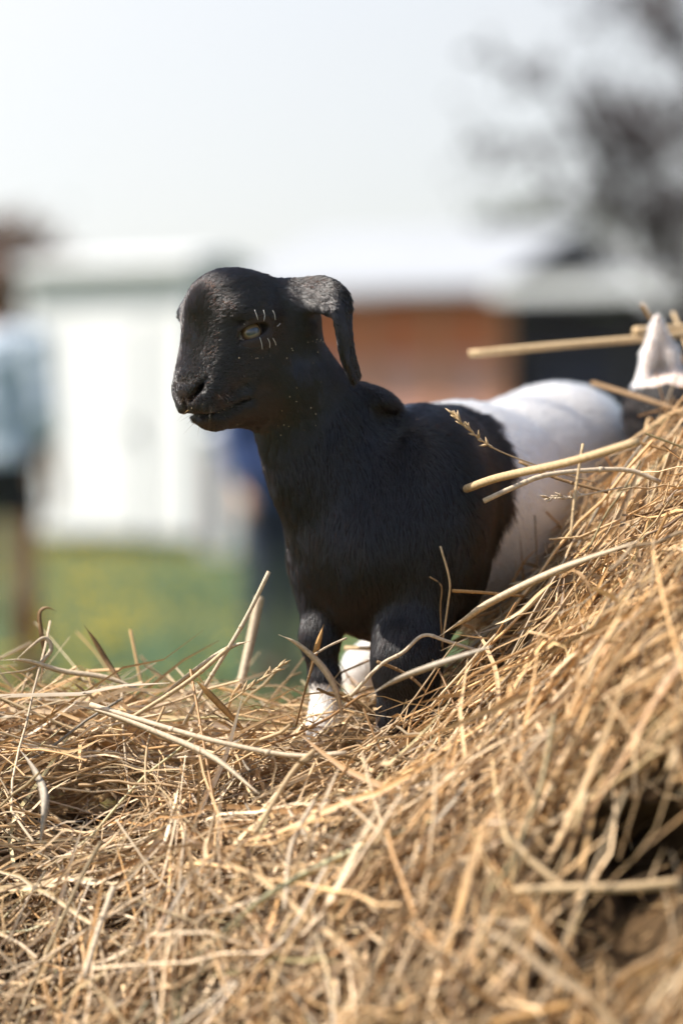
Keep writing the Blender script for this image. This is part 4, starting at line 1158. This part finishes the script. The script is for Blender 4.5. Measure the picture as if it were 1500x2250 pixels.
stalk('broad pale blade leaning over the hay beside the black flank', [(958, 1402, -.02), (1020, 1362, -.05), (1080, 1322, -.07), (1230, 1250, -.11), (1400, 1190, -.15)], .0055, PALE, 'blade')
stalk('sharply bent straw arching over the dark front leg', [(770, 1530, -.02), (835, 1462, -.025), (884, 1454 - 20, -.025), (930, 1396, -.02), (985, 1410, -.02), (1085, 1442, -.015)], .0030, PALE, 'stem', 30)
stalk('brown stem hooking across the dark front leg', [(828, 1454, -.025), (870, 1470, -.02), (905, 1490, -.02), (935, 1518, -.02)], .0026, BROWN)
stalk('faint level straw behind the near front leg', [(758, 1424, .12), (840, 1426, .1), (940, 1436, .08)], .0038, GOLD)
stalk('wide grey straw lying across the dark front leg', [(806, 1530, -.10), (880, 1490, -.12), (965, 1458, -.14), (1080, 1420, -.15)], .0046, GREY, 'blade')
stalk('curved pale blade drooping beside the white forefoot', [(612, 1394, -.05), (655, 1416, -.05), (705, 1462, -.045), (735, 1510, -.04), (752, 1572, -.03)], .0052, PALE, 'blade', 24)
stalk('thin dark stem leaning on the white forefoot', [(691, 1448, -.04), (672, 1510, -.03), (650, 1595, -.01)], .0020, BROWN)
stalk('orange brown stalk standing against the far front leg', [(711, 1372, -.03), (697, 1420, -.03), (680, 1480, -.02)], .0042, ORNG, 'blade')
stalk('thin pale stem slanting up from the curved blade', [(761, 1402, -.02), (725, 1418, -.025), (690, 1438, -.03)], .0018, PALE)
stalk('tall thin straw standing up from the hay against the meadow', [(591, 1256, -.01), (545, 1350, -.01), (500, 1428, -.01), (450, 1510, .0), (405, 1592, .01)], .0034, PALE)
stalk('thick blurred straw standing behind the tall thin straw', [(570, 1312, .16), (552, 1400, .15), (525, 1520, .13)], .0075, PALE)
stalk('pale straw sloping up to the tall thin straw', [(552, 1408, -.015), (500, 1425, -.01), (420, 1480, .0), (320, 1560, .01)], .0042, PALE, 'blade')
stalk('second pale straw sloping below the tall thin straw', [(502, 1424, -.02), (410, 1500, -.02), (285, 1580, -.02)], .0036, GOLD)
stalk('flat brown blade stuck slanting in the hay crest', [(428, 1492, -.03), (470, 1535, -.03), (538, 1606, -.02)], .0052, ORNG, 'blade')
stalk('feathery seed head stalk beside the white forefoot', [(618, 1462, -.03), (560, 1502, -.03), (500, 1545, -.02), (450, 1575, -.02)], .0014, GOLD, 'seed', 22)
stalk('hooked dry leaf curling above the hay on the meadow side', [(126, 1344, .05), (104, 1335, .05), (88, 1348, .05), (92, 1390, .05), (98, 1440, .05), (90, 1500, .04)], .0034, BROWN, 'blade', 24)
stalk('dark bent leaf rising from the crest near the hooked leaf', [(186, 1374, .06), (210, 1410, .06), (240, 1460, .06), (275, 1510, .05)], .0042, BROWN, 'blade')
stalk('loop of pale leaf at the edge of the hay crest', [(30, 1455, .03), (70, 1420, .03), (100, 1402, .03), (112, 1430, .03), (70, 1470, .02), (0, 1480, .02)], .0035, PALE, 'blade', 26)
stalk('pale blade lying across the crest below the hooked leaf', [(0, 1450, .02), (60, 1452, .02), (140, 1475, .02), (240, 1490, .02), (340, 1530, .02)], .0042, PALE, 'blade', 22)
stalk('long pale straw sweeping down the front from the crest', [(150, 1545, -.02), (240, 1570, -.035), (350, 1612, -.06), (470, 1665, -.09), (570, 1745, -.12)], .0050, PALE, 'blade', 22)
stalk('long straw lying beside the sweeping pale straw', [(200, 1548, -.02), (330, 1588, -.05), (480, 1630, -.08), (640, 1660, -.10), (760, 1655, -.12)], .0040, PALE)
stalk('drooping bent leaf hanging down the hay front', [(40, 1640, -.07), (80, 1700, -.09), (100, 1760, -.11), (90, 1850, -.12)], .0062, GREY, 'blade', 20)
stalk('thick straw slanting down the front beneath the white forefoot', [(690, 1650, -.12), (640, 1700, -.14), (560, 1830, -.18)], .0042, GOLD)
stalk('heavy stick lying level in the dark hollow of the hay', [(1495, 1938, -.36), (1380, 1950, -.36), (1240, 1952, -.35), (1130, 1958, -.34)], .0062, GOLD)
stalk('bent stick joining the heavy level stick from above', [(1105, 1826, -.31), (1160, 1885, -.33), (1235, 1948, -.345)], .0050, GOLD)
stalk('blurred thick stick at the bottom of the hay', [(1300, 2198, -.40), (1200, 2222, -.40), (1080, 2250, -.40)], .0060, ORNG)
stalk('pale stalk slanting through the lower hay beneath the sweeping straw', [(690, 1760, -.18), (640, 1860, -.21), (625, 2000, -.25)], .0034, PALE)
stalk('long greenish straw crossing the lower middle of the hay', [(430, 2100, -.28), (600, 1960, -.24), (800, 1860, -.22), (960, 1800, -.22)], .0050, (.50, .46, .27), 'blade')
stalk('upright pale straw standing in the lower hay', [(250, 1950, -.17), (215, 2050, -.2), (185, 2150, -.23)], .0046, PALE)
